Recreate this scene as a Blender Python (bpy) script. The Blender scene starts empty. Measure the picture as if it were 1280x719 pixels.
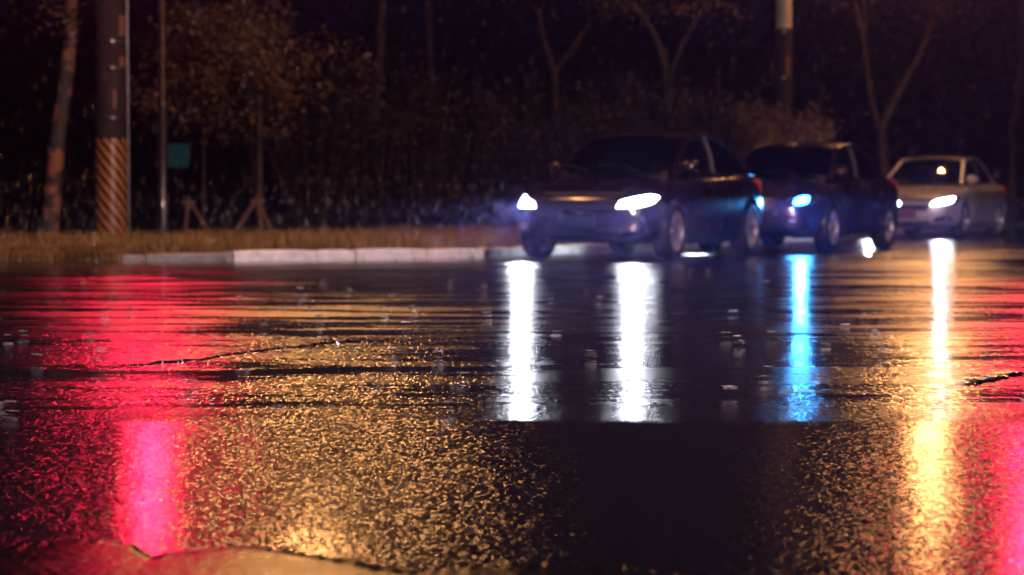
import bpy, bmesh, math, random
import numpy as np
from mathutils import Vector, Matrix
from mathutils.bvhtree import BVHTree
from mathutils.geometry import delaunay_2d_cdt
random.seed(7); RNG = np.random.default_rng(7)
scn = bpy.context.scene
C = scn.collection
R = math.radians

# ------------------------------------------------------------ camera
FPX, HOR, CH = 3556.0, 253.0, 0.65          # focal length in photo pixels, horizon row, lens height (m)
cd = bpy.data.cameras.new('camera'); cam = bpy.data.objects.new('camera', cd); C.objects.link(cam)
cd.lens = 100; cd.sensor_width = 36; cd.clip_start = 0.1; cd.clip_end = 2000
cam.location = (0, 0, CH)
cam.rotation_euler = (R(90) - math.atan((359.5 - HOR) / FPX), 0, 0)
cd.dof.use_dof = True; cd.dof.focus_distance = 10.2; cd.dof.aperture_fstop = 4.3; cd.dof.aperture_blades = 0
scn.camera = cam
# ------------------------------------------------------------ world, exposure
w = bpy.data.worlds.new('World'); scn.world = w; w.use_nodes = True
wn = w.node_tree.nodes; wl = w.node_tree.links
bg = wn['Background']
bg.inputs[0].default_value = (0.30, 0.20, 0.75, 1); bg.inputs[1].default_value = 0.006
scn.view_settings.view_transform = 'Standard'; scn.view_settings.look = 'None'
scn.view_settings.exposure = 0; scn.view_settings.gamma = 1
scn.cycles.use_denoising = True
scn.cycles.sample_clamp_indirect = 3; scn.cycles.sample_clamp_direct = 0
scn.cycles.max_bounces = 8; scn.cycles.volume_bounces = 0; scn.cycles.transparent_max_bounces = 16
scn.cycles.caustics_reflective = False; scn.cycles.caustics_refractive = False

def P(px, py, Y):           # photo pixel at distance Y -> world point
    return Vector(((px - 640) / FPX * Y, Y, CH + (HOR - py) / FPX * Y))

# ------------------------------------------------------------ helpers
def tag(o, label=None, cat=None, group=None, kind=None):
    if label: o['label'] = label
    if cat: o['category'] = cat
    if group: o['group'] = group
    if kind: o['kind'] = kind
    return o
def empty(name, loc=(0, 0, 0), rz=0):
    o = bpy.data.objects.new(name, None); C.objects.link(o); o.location = loc; o.rotation_euler = (0, 0, rz)
    o.empty_display_size = .2
    return o
def link(name, me, mat=None, parent=None, loc=None):
    o = bpy.data.objects.new(name, me); C.objects.link(o)
    if mat is not None:
        for m in (mat if isinstance(mat, (list, tuple)) else [mat]):
            me.materials.append(m)
    if parent is not None: o.parent = parent
    if loc is not None: o.location = loc
    return o
def smooth(me, ang=40):
    me.polygons.foreach_set('use_smooth', [True] * len(me.polygons))
    try: me.set_sharp_from_angle(angle=R(ang))
    except Exception: pass
    return me
def bm_obj(name, bm, mat, parent=None, sm=True, loc=None, ang=40):
    me = bpy.data.meshes.new(name); bm.to_mesh(me); bm.free()
    if sm: smooth(me, ang)
    return link(name, me, mat, parent, loc)
def np_mesh(name, verts, faces):            # faces: (n,k) int array
    me = bpy.data.meshes.new(name)
    nf, k = faces.shape
    me.vertices.add(len(verts)); me.vertices.foreach_set('co', verts.astype(np.float32).ravel())
    me.loops.add(nf * k); me.loops.foreach_set('vertex_index', faces.astype(np.int32).ravel())
    me.polygons.add(nf); me.polygons.foreach_set('loop_start', np.arange(0, nf * k, k, dtype=np.int32))
    me.polygons.foreach_set('loop_total', np.full(nf, k, dtype=np.int32))
    me.update(calc_edges=True)
    return me
def box(bm, x0, x1, y0, y1, z0, z1, bev=0.0, M=None):
    r = bmesh.ops.create_cube(bm, size=1)
    vs = r['verts']
    for v in vs: v.co = Vector(((x0 + x1) / 2 + v.co.x * (x1 - x0), (y0 + y1) / 2 + v.co.y * (y1 - y0), (z0 + z1) / 2 + v.co.z * (z1 - z0)))
    if bev > 0:
        es = list({e for v in vs for e in v.link_edges})
        rb = bmesh.ops.bevel(bm, geom=es, offset=bev, segments=2, profile=.6, affect='EDGES')
        vs = list({v for f in rb['faces'] for v in f.verts} | {v for v in vs if v.is_valid})
    if M is not None:
        for v in vs: v.co = M @ v.co
    return vs
def tube(bm, pts, rad, seg=8, cap=True, flat=1.0, up=None):
    pts = [Vector(p) for p in pts]; n = len(pts)
    if not hasattr(rad, '__len__'): rad = [rad] * n
    rings = []; prev = None
    for i, p in enumerate(pts):
        t = (pts[min(i + 1, n - 1)] - pts[max(i - 1, 0)]).normalized()
        if prev is None:
            a = Vector(up) if up else (Vector((0, 0, 1)) if abs(t.z) < .9 else Vector((1, 0, 0)))
            nx = t.cross(a).normalized()
        else:
            nx = (prev - t * prev.dot(t)).normalized()
        prev = nx; ny = t.cross(nx)
        rings.append([bm.verts.new(p + (nx * math.cos(2 * math.pi * k / seg) + ny * flat * math.sin(2 * math.pi * k / seg)) * rad[i]) for k in range(seg)])
    for a, b in zip(rings, rings[1:]):
        for k in range(seg): bm.faces.new((a[k], a[(k + 1) % seg], b[(k + 1) % seg], b[k]))
    if cap:
        bm.faces.new(rings[0][::-1]); bm.faces.new(rings[-1])
    return rings
def lathe(bm, prof, seg=32, axis='y', c=(0, 0, 0), closed=False):   # prof: (offset along axis, radius)
    c = Vector(c); rings = []
    for (h, r) in prof:
        ring = []
        for k in range(seg):
            a = 2 * math.pi * k / seg; u, v = r * math.cos(a), r * math.sin(a)
            co = {'y': (u, h, v), 'x': (h, u, v), 'z': (u, v, h)}[axis]
            ring.append(bm.verts.new(c + Vector(co)))
        rings.append(ring)
    prs = list(zip(rings, rings[1:])) + ([(rings[-1], rings[0])] if closed else [])
    for a, b in prs:
        for k in range(seg): bm.faces.new((a[k], a[(k + 1) % seg], b[(k + 1) % seg], b[k]))
    if not closed:
        if prof[0][1] > 1e-4: bm.faces.new(rings[0][::-1])
        if prof[-1][1] > 1e-4: bm.faces.new(rings[-1])
    bmesh.ops.recalc_face_normals(bm, faces=bm.faces[:])

# ------------------------------------------------------------ materials
class NT:
    def __init__(s, name):
        s.m = bpy.data.materials.new(name); s.m.use_nodes = True; s.t = s.m.node_tree; s.t.nodes.clear()
        s.out = s.n('ShaderNodeOutputMaterial')
    def n(s, typ, **kw):
        nd = s.t.nodes.new(typ)
        for k, v in kw.items():
            if k == 'inp':
                for kk, vv in v.items():
                    if isinstance(vv, bpy.types.NodeSocket): s.t.links.new(vv, nd.inputs[kk])
                    else: nd.inputs[kk].default_value = vv
            else: setattr(nd, k, v)
        return nd
    def math(s, op, a, b=0.0, c=0.0, clamp=False):
        return s.n('ShaderNodeMath', operation=op, use_clamp=clamp, inp={0: a, 1: b, 2: c}).outputs[0]
    def ramp(s, f, a, b, lo=0.0, hi=1.0):
        return s.n('ShaderNodeMapRange', interpolation_type='SMOOTHSTEP', inp={0: f, 1: a, 2: b, 3: lo, 4: hi}).outputs[0]
    def noise(s, vec, scale, detail=2, rough=.5):
        return s.n('ShaderNodeTexNoise', inp={'Vector': vec, 'Scale': scale, 'Detail': detail, 'Roughness': rough}).outputs[0]
    def mapv(s, vec, scale, loc=(0, 0, 0)):
        return s.n('ShaderNodeMapping', inp={0: vec, 1: loc, 3: scale}).outputs[0]
    def mixc(s, f, a, b):
        nd = s.n('ShaderNodeMix', data_type='RGBA')
        for i, v in ((0, f), (6, a), (7, b)):
            if isinstance(v, bpy.types.NodeSocket): s.t.links.new(v, nd.inputs[i])
            else: nd.inputs[i].default_value = v if i == 0 else (*v[:3], 1)
        return nd.outputs[2]
    def done(s, sock, which='Surface'):
        s.t.links.new(sock, s.out.inputs[which]); return s.m
def pmat(name, col, rough=.5, metal=0., coat=0., spec=.5, var=.15, vscale=6., bump=0., bscale=60., flake=0., emis=None, estr=0., croug=.05):
    t = NT(name); tc = t.n('ShaderNodeTexCoord').outputs['Object']
    nz = t.noise(tc, vscale, 5, .6)
    f = t.ramp(nz, .3, .7)
    cc = t.mixc(f, tuple(c * (1 - var) for c in col), tuple(min(1, c * (1 + var)) for c in col))
    b = t.n('ShaderNodeBsdfPrincipled', inp={'Base Color': cc, 'Roughness': t.ramp(nz, .2, .8, max(0.02, rough * .8), min(1, rough * 1.2)), 'Metallic': metal,
            'Coat Weight': coat, 'Coat Roughness': croug, 'Specular IOR Level': spec})
    if bump:
        bp = t.n('ShaderNodeBump', inp={'Strength': .6, 'Distance': bump, 'Height': t.noise(tc, bscale, 4, .6)})
        t.t.links.new(bp.outputs[0], b.inputs['Normal'])
    if emis:
        b.inputs['Emission Color'].default_value = (*emis, 1); b.inputs['Emission Strength'].default_value = estr
    return t.done(b.outputs[0])
def emat(name, col, strength):
    t = NT(name); e = t.n('ShaderNodeEmission', inp={0: (*col, 1), 1: strength}); return t.done(e.outputs[0])
def glassmat(name, tint=(.35, .38, .40), rough=.02):
    t = NT(name)
    tr = t.n('ShaderNodeBsdfTransparent', inp={0: (*tint, 1)}).outputs[0]
    tc = t.n('ShaderNodeTexCoord').outputs['Object']
    bp = t.n('ShaderNodeBump', inp={'Strength': .35, 'Distance': .0012, 'Height': t.noise(tc, 90, 2, .5)}).outputs[0]   # rain beads
    gl = t.n('ShaderNodeBsdfGlossy', inp={0: (1, 1, 1, 1), 'Roughness': rough + .03, 'Normal': bp}).outputs[0]
    fr = t.n('ShaderNodeFresnel', inp={0: 1.52}).outputs[0]
    mx = t.n('ShaderNodeMixShader', inp={0: fr, 1: tr, 2: gl}).outputs[0]
    return t.done(mx)
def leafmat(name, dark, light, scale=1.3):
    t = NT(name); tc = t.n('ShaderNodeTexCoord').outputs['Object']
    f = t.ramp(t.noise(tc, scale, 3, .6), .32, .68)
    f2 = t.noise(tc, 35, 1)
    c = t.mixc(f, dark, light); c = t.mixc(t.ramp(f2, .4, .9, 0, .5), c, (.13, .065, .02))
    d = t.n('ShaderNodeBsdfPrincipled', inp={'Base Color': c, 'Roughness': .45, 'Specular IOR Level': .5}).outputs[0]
    tr = t.n('ShaderNodeBsdfTranslucent', inp={0: c}).outputs[0]
    return t.done(t.n('ShaderNodeMixShader', inp={0: .3, 1: d, 2: tr}).outputs[0])

def barkmat(name, a, b, sz=(14, 14, 3)):
    t = NT(name); tc = t.n('ShaderNodeTexCoord').outputs['Object']
    n1 = t.noise(t.mapv(tc, sz), 1.0, 5, .65); n2 = t.noise(tc, 5, 2)
    c = t.mixc(t.ramp(n2, .47, .56), t.mixc(t.ramp(n1, .35, .65), a, tuple(x * 1.4 for x in a)), b)
    bp = t.n('ShaderNodeBump', inp={'Strength': .8, 'Distance': .015, 'Height': n1}).outputs[0]
    return t.done(t.n('ShaderNodeBsdfPrincipled', inp={'Base Color': c, 'Roughness': .75, 'Normal': bp}).outputs[0])

# --- road: wet asphalt, water film over grains; smoother rain-filled streaks; coarse grain near the camera
def roadmat(name):
    t = NT(name); geo = t.n('ShaderNodeNewGeometry').outputs['Position']; gn = t.n('ShaderNodeNewGeometry').outputs['Normal']
    sep = t.n('ShaderNodeSeparateXYZ', inp={0: geo}); X, Y = sep.outputs[0], sep.outputs[1]
    near = t.ramp(t.math('ADD', Y, t.math('MULTIPLY', t.math('SUBTRACT', t.noise(t.mapv(geo, (1.6, 1.2, 1)), 1.0, 4, .6), .5), 2.6)), 9.7, 8.3)                       # 1 on the coarse, sloping strip
    mid = t.ramp(Y, 14.6, 13.6)                      # 1 on the middle strip with open grain
    # where rain water stands and where the stones break through
    st = t.noise(t.mapv(geo, (.38, 1.15, 1), (3.1, 0.4, 0)), 1.0, 6, .66)
    st2 = t.noise(t.mapv(geo, (1.3, 4.2, 1), (11, 5, 0)), 1.0, 5, .7)
    tex = t.noise(t.mapv(geo, (48, 7, 1)), 1.0, 3, .7)
    pud = t.math('ADD', t.math('ADD', t.math('MULTIPLY', st, .6), t.math('MULTIPLY', st2, .4)), t.math('MULTIPLY', t.math('SUBTRACT', tex, .5), .22))
    lim = t.math('SUBTRACT', .50, t.math('ADD', t.math('MULTIPLY', near, .095), t.math('MULTIPLY', mid, .035)))
    rz = t.n('ShaderNodeMapRange', interpolation_type='SMOOTHSTEP', inp={0: pud, 1: t.math('SUBTRACT', lim, .07), 2: t.math('ADD', lim, .07), 3: 0., 4: 1.}).outputs[0]
    # water lying on the stones: every grain tilts its own way
    def tilt(scale, detail, amp):
        c = t.n('ShaderNodeTexNoise', inp={'Vector': geo, 'Scale': scale, 'Detail': detail, 'Roughness': .55}).outputs['Color']
        v = t.n('ShaderNodeVectorMath', operation='SUBTRACT', inp={0: c, 1: (.5, .5, .5)}).outputs[0]
        sc = t.n('ShaderNodeVectorMath', operation='SCALE', inp={0: v}); 
        if isinstance(amp, float): sc.inputs['Scale'].default_value = amp
        else: t.t.links.new(amp, sc.inputs['Scale'])
        return t.n('ShaderNodeVectorMath', operation='MULTIPLY', inp={0: sc.outputs[0], 1: (1, 1, 0)}).outputs[0]
    g_amp = t.math('ADD', .02, t.math('MULTIPLY', rz, t.math('ADD', G_FAR, t.math('MULTIPLY', near, G_NEAR - G_FAR))))
    v_near = t.n('ShaderNodeTexVoronoi', inp={'Vector': t.mapv(geo, (165, 74, 1)), 'Scale': 1., 'Randomness': 1.}).outputs['Color']
    v_far = t.n('ShaderNodeTexVoronoi', inp={'Vector': t.mapv(geo, (200, 28, 1)), 'Scale': 1., 'Randomness': 1.}).outputs['Color']
    vc = t.mixc(near, v_far, v_near)
    vv = t.n('ShaderNodeVectorMath', operation='MULTIPLY', inp={0: t.n('ShaderNodeVectorMath', operation='SUBTRACT', inp={0: vc, 1: (.5, .5, .5)}).outputs[0], 1: (1, 1, 0)}).outputs[0]
    vsc = t.n('ShaderNodeVectorMath', operation='SCALE', inp={0: vv}); t.t.links.new(t.math('MULTIPLY', g_amp, t.math('SUBTRACT', 1.05, t.math('MULTIPLY', near, .38))), vsc.inputs['Scale'])
    fine = t.n('ShaderNodeVectorMath', operation='ADD', inp={0: vsc.outputs[0], 1: tilt(260., 1., t.math('MULTIPLY', g_amp, .15))}).outputs[0]; coarse = tilt(38., 1., t.math('MULTIPLY', g_amp, .18)); swell = tilt(1.1, 2., .035)
    va = lambda p, q: t.n('ShaderNodeVectorMath', operation='ADD', inp={0: p, 1: q}).outputs[0]
    nrm = t.n('ShaderNodeVectorMath', operation='NORMALIZE', inp={0: va(va(va(gn, fine), coarse), swell)}).outputs[0]
    nflat = t.n('ShaderNodeVectorMath', operation='NORMALIZE', inp={0: va(va(gn, t.n('ShaderNodeVectorMath', operation='SCALE', inp={0: fine, 'Scale': t.math('ADD', .3, t.math('SUBTRACT', t.math('MULTIPLY', mid, .2), t.math('MULTIPLY', near, .38)))}).outputs[0]), swell)}).outputs[0]
    dcol = t.mixc(t.noise(geo, 60, 3), (.002, .002, .003), (.009, .008, .010))
    dif = t.n('ShaderNodeBsdfDiffuse', inp={0: dcol, 'Normal': nrm}).outputs[0]
    r_core = t.math('ADD', t.math('SUBTRACT', .16, t.math('MULTIPLY', near, .03)), t.math('MULTIPLY', rz, .03))
    r_wide = t.math('ADD', t.math('SUBTRACT', .20, t.math('MULTIPLY', near, -.01)), t.math('MULTIPLY', rz, t.math('SUBTRACT', .18, t.math('ADD', t.math('MULTIPLY', mid, .10), t.math('MULTIPLY', near, .04)))))
    g_core = t.n('ShaderNodeBsdfAnisotropic', distribution='BECKMANN', inp={'Color': (1, 1, 1, 1), 'Roughness': r_core, 'Normal': nflat}).outputs[0]
    g_wide = t.n('ShaderNodeBsdfAnisotropic', distribution='BECKMANN', inp={'Color': (1, 1, 1, 1), 'Roughness': r_wide, 'Normal': nrm}).outputs[0]
    g = t.n('ShaderNodeMixShader', inp={0: t.ramp(rz, 0, 1, .2, t.math('SUBTRACT', .60, t.math('MULTIPLY', near, .14))), 1: g_core, 2: g_wide}).outputs[0]
    fr = t.n('ShaderNodeFresnel', inp={0: 1.36}).outputs[0]
    return t.done(t.n('ShaderNodeMixShader', inp={0: fr, 1: dif, 2: g}).outputs[0])
G_FAR, G_NEAR = .25, .44
def concretemat(name):
    t = NT(name); geo = t.n('ShaderNodeNewGeometry').outputs['Position']
    n1 = t.noise(geo, 9, 5, .6)
    dif = t.n('ShaderNodeBsdfDiffuse', inp={0: t.mixc(n1, (.002, .002, .002), (.006, .006, .006))}).outputs[0]
    bp = t.n('ShaderNodeBump', inp={'Strength': .5, 'Distance': .004, 'Height': t.noise(geo, 40, 4)}).outputs[0]
    gl = t.n('ShaderNodeBsdfAnisotropic', distribution='BECKMANN', inp={'Color': (1, 1, 1, 1), 'Roughness': t.ramp(n1, .3, .7, .27, .34), 'Normal': bp}).outputs[0]
    fr = t.math('MULTIPLY', t.n('ShaderNodeFresnel', inp={0: 1.3}).outputs[0], .20)
    return t.done(t.n('ShaderNodeMixShader', inp={0: fr, 1: dif, 2: gl}).outputs[0])
def groundmat(name):
    t = NT(name); geo = t.n('ShaderNodeNewGeometry').outputs['Position']
    n1 = t.noise(geo, 1.2, 5, .65); n2 = t.noise(geo, 30, 4, .7)
    c = t.mixc(t.ramp(n1, .35, .65), (.035, .028, .018), (.05, .055, .022))
    c = t.mixc(t.ramp(n2, .4, .8, 0, .6), c, (.015, .012, .01))
    bp = t.n('ShaderNodeBump', inp={'Strength': 1, 'Distance': .02, 'Height': n2}).outputs[0]
    return t.done(t.n('ShaderNodeBsdfPrincipled', inp={'Base Color': c, 'Roughness': .8, 'Normal': bp}).outputs[0])
def stripemat(name):     # the reflective band printed with slanting stripes
    t = NT(name); tc = t.n('ShaderNodeTexCoord').outputs['Object']
    s = t.n('ShaderNodeSeparateXYZ', inp={0: tc})
    ang = t.math('ARCTAN2', s.outputs[1], s.outputs[0])
    # slant: falls to the right as seen from the road
    v = t.math('ADD', t.math('MULTIPLY', s.outputs[2], 6.4), t.math('MULTIPLY', ang, 10 / (2 * math.pi)))
    fr = t.math('FRACT', v)
    wear = t.noise(tc, 25, 5, .7)
    fr = t.math('ADD', fr, t.math('MULTIPLY', t.math('SUBTRACT', wear, .5), .12))
    f = t.ramp(fr, .46, .50)
    c = t.mixc(f, (.008, .006, .006), (.42, .16, .04))
    c = t.mixc(t.ramp(t.noise(tc, 6, 5, .7), .5, .75, 0, .5), c, (.08, .06, .05))
    return t.done(t.n('ShaderNodeBsdfPrincipled', inp={'Base Color': c, 'Roughness': .35}).outputs[0])

M = {}
M['road'] = roadmat('wet_asphalt')
M['concrete'] = concretemat('wet_concrete')
M['ground'] = groundmat('soil_and_turf')
M['kerb_white'] = pmat('kerb_paint', (.88, .86, .84), .45, var=.2, vscale=9, bump=.004, bscale=40)
M['kerb_grey'] = pmat('kerb_stone_grey', (.22, .21, .21), .5, var=.35, vscale=7, bump=.004, bscale=40)
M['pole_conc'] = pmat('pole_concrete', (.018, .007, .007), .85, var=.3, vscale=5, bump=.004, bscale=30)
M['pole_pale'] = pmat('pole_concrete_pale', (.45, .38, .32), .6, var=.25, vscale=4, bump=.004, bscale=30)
M['stripe'] = stripemat('striped_wrap')
M['steel'] = pmat('galvanised_steel', (.16, .14, .14), .36, metal=.8, var=.2)
M['dark_steel'] = pmat('painted_steel', (.03, .018, .02), .3, metal=.3, var=.2, coat=.4)
M['paper'] = pmat('paper_notice', (.34, .17, .09), .6, var=.2, vscale=20)
M['bark'] = barkmat('mottled_bark', (.03, .02, .018), (.24, .09, .045))
M['bark_dark'] = barkmat('dark_bark', (.010, .006, .006), (.045, .022, .018))
M['stake'] = pmat('stake_wood', (.13, .06, .045), .6, var=.3, vscale=12, bump=.004)
M['leaf'] = leafmat('leaves', (.030, .020, .008), (.22, .115, .04))
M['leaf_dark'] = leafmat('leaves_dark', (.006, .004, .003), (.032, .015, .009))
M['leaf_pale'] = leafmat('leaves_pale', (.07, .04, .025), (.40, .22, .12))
M['grass'] = leafmat('grass', (.22, .13, .04), (.44, .27, .09), 2.2)
M['tyre'] = pmat('tyre_rubber', (.018, .018, .018), .55, bump=.002, bscale=80)
M['alloy'] = pmat('alloy_wheel', (.6, .56, .54), .38, metal=.9, var=.1)
M['black_trim'] = pmat('black_trim', (.012, .012, .013), .6, var=.1)
M['chrome'] = pmat('chrome', (.8, .8, .8), .2, metal=1., var=.03)
M['cloth'] = pmat('seat_cloth', (.03, .028, .03), .8)
M['glass'] = glassmat('car_glass')
M['plate'] = pmat('number_plate', (.02, .03, .10), .35, var=.1)
M['rubber_line'] = pmat('panel_gap', (.004, .004, .004), .7, var=0)
M['tail'] = pmat('tail_lens', (.45, .01, .02), .15, coat=1, emis=(1, .05, .08), estr=.35)
M['amber'] = pmat('amber_lens', (.6, .2, .03), .15, coat=1)
M['housing'] = pmat('lamp_housing', (.25, .25, .27), .12, metal=.7, coat=1)
M['paint_dark1'] = pmat('dark_plum_paint', (.018, .008, .014), .25, metal=.35, coat=1, var=.05, croug=.14)
M['paint_dark2'] = pmat('dark_grey_paint', (.042, .020, .030), .3, metal=.4, coat=1, var=.05)
M['paint_white'] = pmat('white_paint', (.82, .72, .66), .3, coat=1, var=.04)
M['signal'] = pmat('signal_housing', (.02, .025, .02), .4)
M['lamp_head'] = pmat('lamp_head_grey', (.25, .25, .25), .4, metal=.3)

# ------------------------------------------------------------ lamps' own light
WARM = (1.0, .43, .13); RED = (1.0, .014, .058)
def point(name, loc, col, W, rad, parent=None):
    l = bpy.data.lights.new(name, 'POINT'); l.color = col; l.energy = W; l.shadow_soft_size = rad
    o = bpy.data.objects.new(name, l); C.objects.link(o); o.location = loc
    if parent: o.parent = parent
    return o
def area(name, loc, target, col, W, size, spread=150, parent=None):
    l = bpy.data.lights.new(name, 'AREA'); l.shape = 'DISK'; l.size = size; l.color = col; l.energy = W; l.spread = R(spread)
    o = bpy.data.objects.new(name, l); C.objects.link(o); o.location = loc
    o.rotation_euler = (Vector(target) - Vector(loc)).to_track_quat('-Z', 'Y').to_euler()
    if parent: o.parent = parent
    return o

# ------------------------------------------------------------ SETTING: ground and road
KERB = [(-60, 27.0), (-30, 28.3), (-16, 29.3), (-10, 30.0), (-7, 30.45), (-5.5, 30.75), (-4.25, 31.05), (-2.63, 31.75), (-1.35, 32.55), (-.35, 33.55), (.32, 34.9), (.95, 36.7),
        (1.6, 38.7), (3.25, 43.7), (4.95, 48.8), (6.6, 53.8), (9.9, 63.8), (16.5, 83.8), (29.5, 123), (62, 221)]
def catmull(pts, step):
    P_ = [Vector(p) for p in pts]; out = []
    for i in range(len(P_) - 1):
        p0, p1, p2, p3 = P_[max(i - 1, 0)], P_[i], P_[i + 1], P_[min(i + 2, len(P_) - 1)]
        n = max(2, int((p2 - p1).length / step))
        for k in range(n):
            t = k / n
            out.append(.5 * ((2 * p1) + (p2 - p0) * t + (2 * p0 - 5 * p1 + 4 * p2 - p3) * t * t + (3 * p1 - p0 - 3 * p2 + p3) * t ** 3))
    out.append(P_[-1]); return out
kline = catmull(KERB, .1)
def crest(x):                      # where the road tips down towards the camera
    return 8.72 + .10 * math.exp(-((x + .5) / .5) ** 2) + .012 * math.sin(x * 9)
def road_z(x, y):
    yc = crest(x); z = 0.0
    if y < 14.3: z -= (14.3 - max(y, yc)) * .0035
    if y < yc:
        d = yc - y
        wd = .10
        z -= .048 * (d * d / (2 * wd) if d < wd else d - wd / 2)
    return z
def road_sheet():
    ys = [-40, -20, -8, -2, 1, 2.5, 3.2, 3.8]
    y = 4.0
    while y < 9.6: ys.append(y); y += .05
    while y < 34: ys.append(y); y += .12 + (y - 9.6) * .03
    while y < 90: ys.append(y); y += 2.5
    ys += [100, 130, 180, 260, 400, 700, 1100]
    nx = 60
    vs = []; fs = []
    for yy in ys:
        half = max(4.0, yy * .32) if yy < 34 else yy * .6 + 20
        for i in range(nx + 1):
            u = i / nx * 2 - 1
            x = u * half if abs(u) < .999 else math.copysign(600 if yy < 600 else 1200, u)
            vs.append((x, yy, road_z(max(-4, min(4, x)), yy)))
    for j in range(len(ys) - 1):
        for i in range(nx):
            a = j * (nx + 1) + i; fs.append((a, a + 1, a + nx + 2, a + nx + 1))
    me = np_mesh('road', np.array(vs), np.array(fs)); me.polygons.foreach_set('use_smooth', [True] * len(me.polygons))
    return tag(link('road', me, M['road']), kind='structure')
road_sheet()
# verge and the land behind the kerb (0.13 m up)
vs = []; fs = []
for i, p in enumerate(kline):
    t = (kline[min(i + 1, len(kline) - 1)] - kline[max(i - 1, 0)]).normalized(); n = Vector((-t.y, t.x))
    for d, z in ((.14, .07), (.6, .115), (2.5, .14)):
        q = p + n * d; vs.append((q.x, q.y, z))
    q = p + n * 2.5; 
    vs.append((q.x - 60 * .5, q.y + 120 , .14)); vs.append((q.x * 2.2 - 400 if i < len(kline) - 1 else q.x - 300, 1100, .14))
for i in range(len(kline) - 1):
    for k in range(4):
        a = i * 5 + k; fs.append((a, a + 5, a + 6, a + 1))
me = bpy.data.meshes.new('verge_ground'); me.from_pydata(vs, [], [f[::-1] for f in fs]); me.update()
bmv = bmesh.new(); bmv.from_mesh(me); bmesh.ops.recalc_face_normals(bmv, faces=bmv.faces[:]); bmv.to_mesh(me); bmv.free()
tag(link('verge', me, M['ground']), kind='structure')

# kerb: every stone its own piece
kerb = empty('kerb', (0, 0, 0)); tag(kerb, kind='structure')
acc = 0; seg = []; last = kline[0]; idx = 0
lens = [0]
for a, b in zip(kline, kline[1:]): lens.append(lens[-1] + (b - a).length)
def kat(s):
    k = np.searchsorted(lens, s); k = min(max(k, 1), len(lens) - 1)
    f = (s - lens[k - 1]) / (lens[k] - lens[k - 1]); return kline[k - 1].lerp(kline[k], f)
s_of = lambda X: lens[min(range(len(kline)), key=lambda i: abs(kline[i].x - X) + (0 if kline[i].y < 60 else 9))]
s = s_of(-12.0); s_end = s_of(12.5) if False else s + 62
rk = random.Random(3)
while s < s_end:
    L = rk.choice([1.0, 1.0, 1.0, .72, .5]) 
    g = .012 + (rk.random() ** 4) * .03
    rows = []
    nn = 4
    dz = rk.uniform(-.008, .008); dn = rk.uniform(-.012, .012)
    for k in range(nn + 1):
        ss = s + g / 2 + (L - g) * k / nn
        p = kat(ss); t = (kat(ss + .05) - kat(ss - .05)).normalized(); n = Vector((-t.y, t.x))
        e = .012 if k in (0, nn) else 0
        hk = .112 if p.x > -3.1 else .088
        pr = [(0 + e, -.06), (0 + e, hk - .022 + dz - e), (.022 + e, hk + dz - e), (.15, hk + .002 + dz - e), (.16, hk - .04)]
        rows.append([(p.x + n.x * (q + dn), p.y + n.y * (q + dn), z) for q, z in pr])
    bm = bmesh.new(); rr = [[bm.verts.new(c) for c in r] for r in rows]
    for a, b in zip(rr, rr[1:]):
        for k in range(4): bm.faces.new((a[k], b[k], b[k + 1], a[k + 1]))
    bm.faces.new(rr[0]); bm.faces.new(rr[-1][::-1])
    bmesh.ops.recalc_face_normals(bm, faces=bm.faces[:])
    mid = kat(s + L / 2)
    bm_obj('kerb_stone', bm, M['kerb_white'] if mid.x > -3.1 else M['kerb_grey'], kerb, sm=False)
    s += L

# concrete apron edge right under the lens, wavy lip towards the road
def apron():
    pe = [(-900, 700), (-200, 690), (0, 687), (60, 680), (125, 674), (160, 680), (176, 688), (190, 696), (210, 694), (240, 690), (290, 682), (330, 684), (380, 690), (430, 700), (480, 710), (530, 716), (580, 711), (640, 704), (720, 706), (800, 711), (860, 722), (1200, 745), (2500, 760)]
    ed = []
    for a_, b_ in pe:
        Y_ = 1.0886 / ((b_ - HOR) / FPX + .048); ed.append(((a_ - 640) / FPX * Y_, Y_))
    ex = [e[0] for e in ed]; ey = [e[1] for e in ed]
    xs = np.linspace(-2.4, 2.4, 420); vs = []; fs = []
    n = len(xs)
    for x in xs:
        y0_ = np.interp(x, ex, ey); ye = y0_ + .010 * math.sin(x * 31) + .012 * math.sin(x * 73 + 1) + .012 * math.sin(x * 147 + 2) + RNG.uniform(-.012, .012)
        for dy, dz in ((0, -.004), (-.010, .001), (-.10, .004), (-.5, .005), (-8, .005)):
            y = (ye if dy > -.05 else y0_) + dy; vs.append((x, y, road_z(x, y) + dz))
    for i in range(n - 1):
        for k in range(4):
            a = i * 5 + k; fs.append((a, a + 1, a + 6, a + 5))
    me = np_mesh('concrete_gutter', np.array(vs), np.array(fs)[:, ::-1]); smooth(me, 60)
    tag(link('gutter', me, M['concrete']), kind='structure')
apron()

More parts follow.
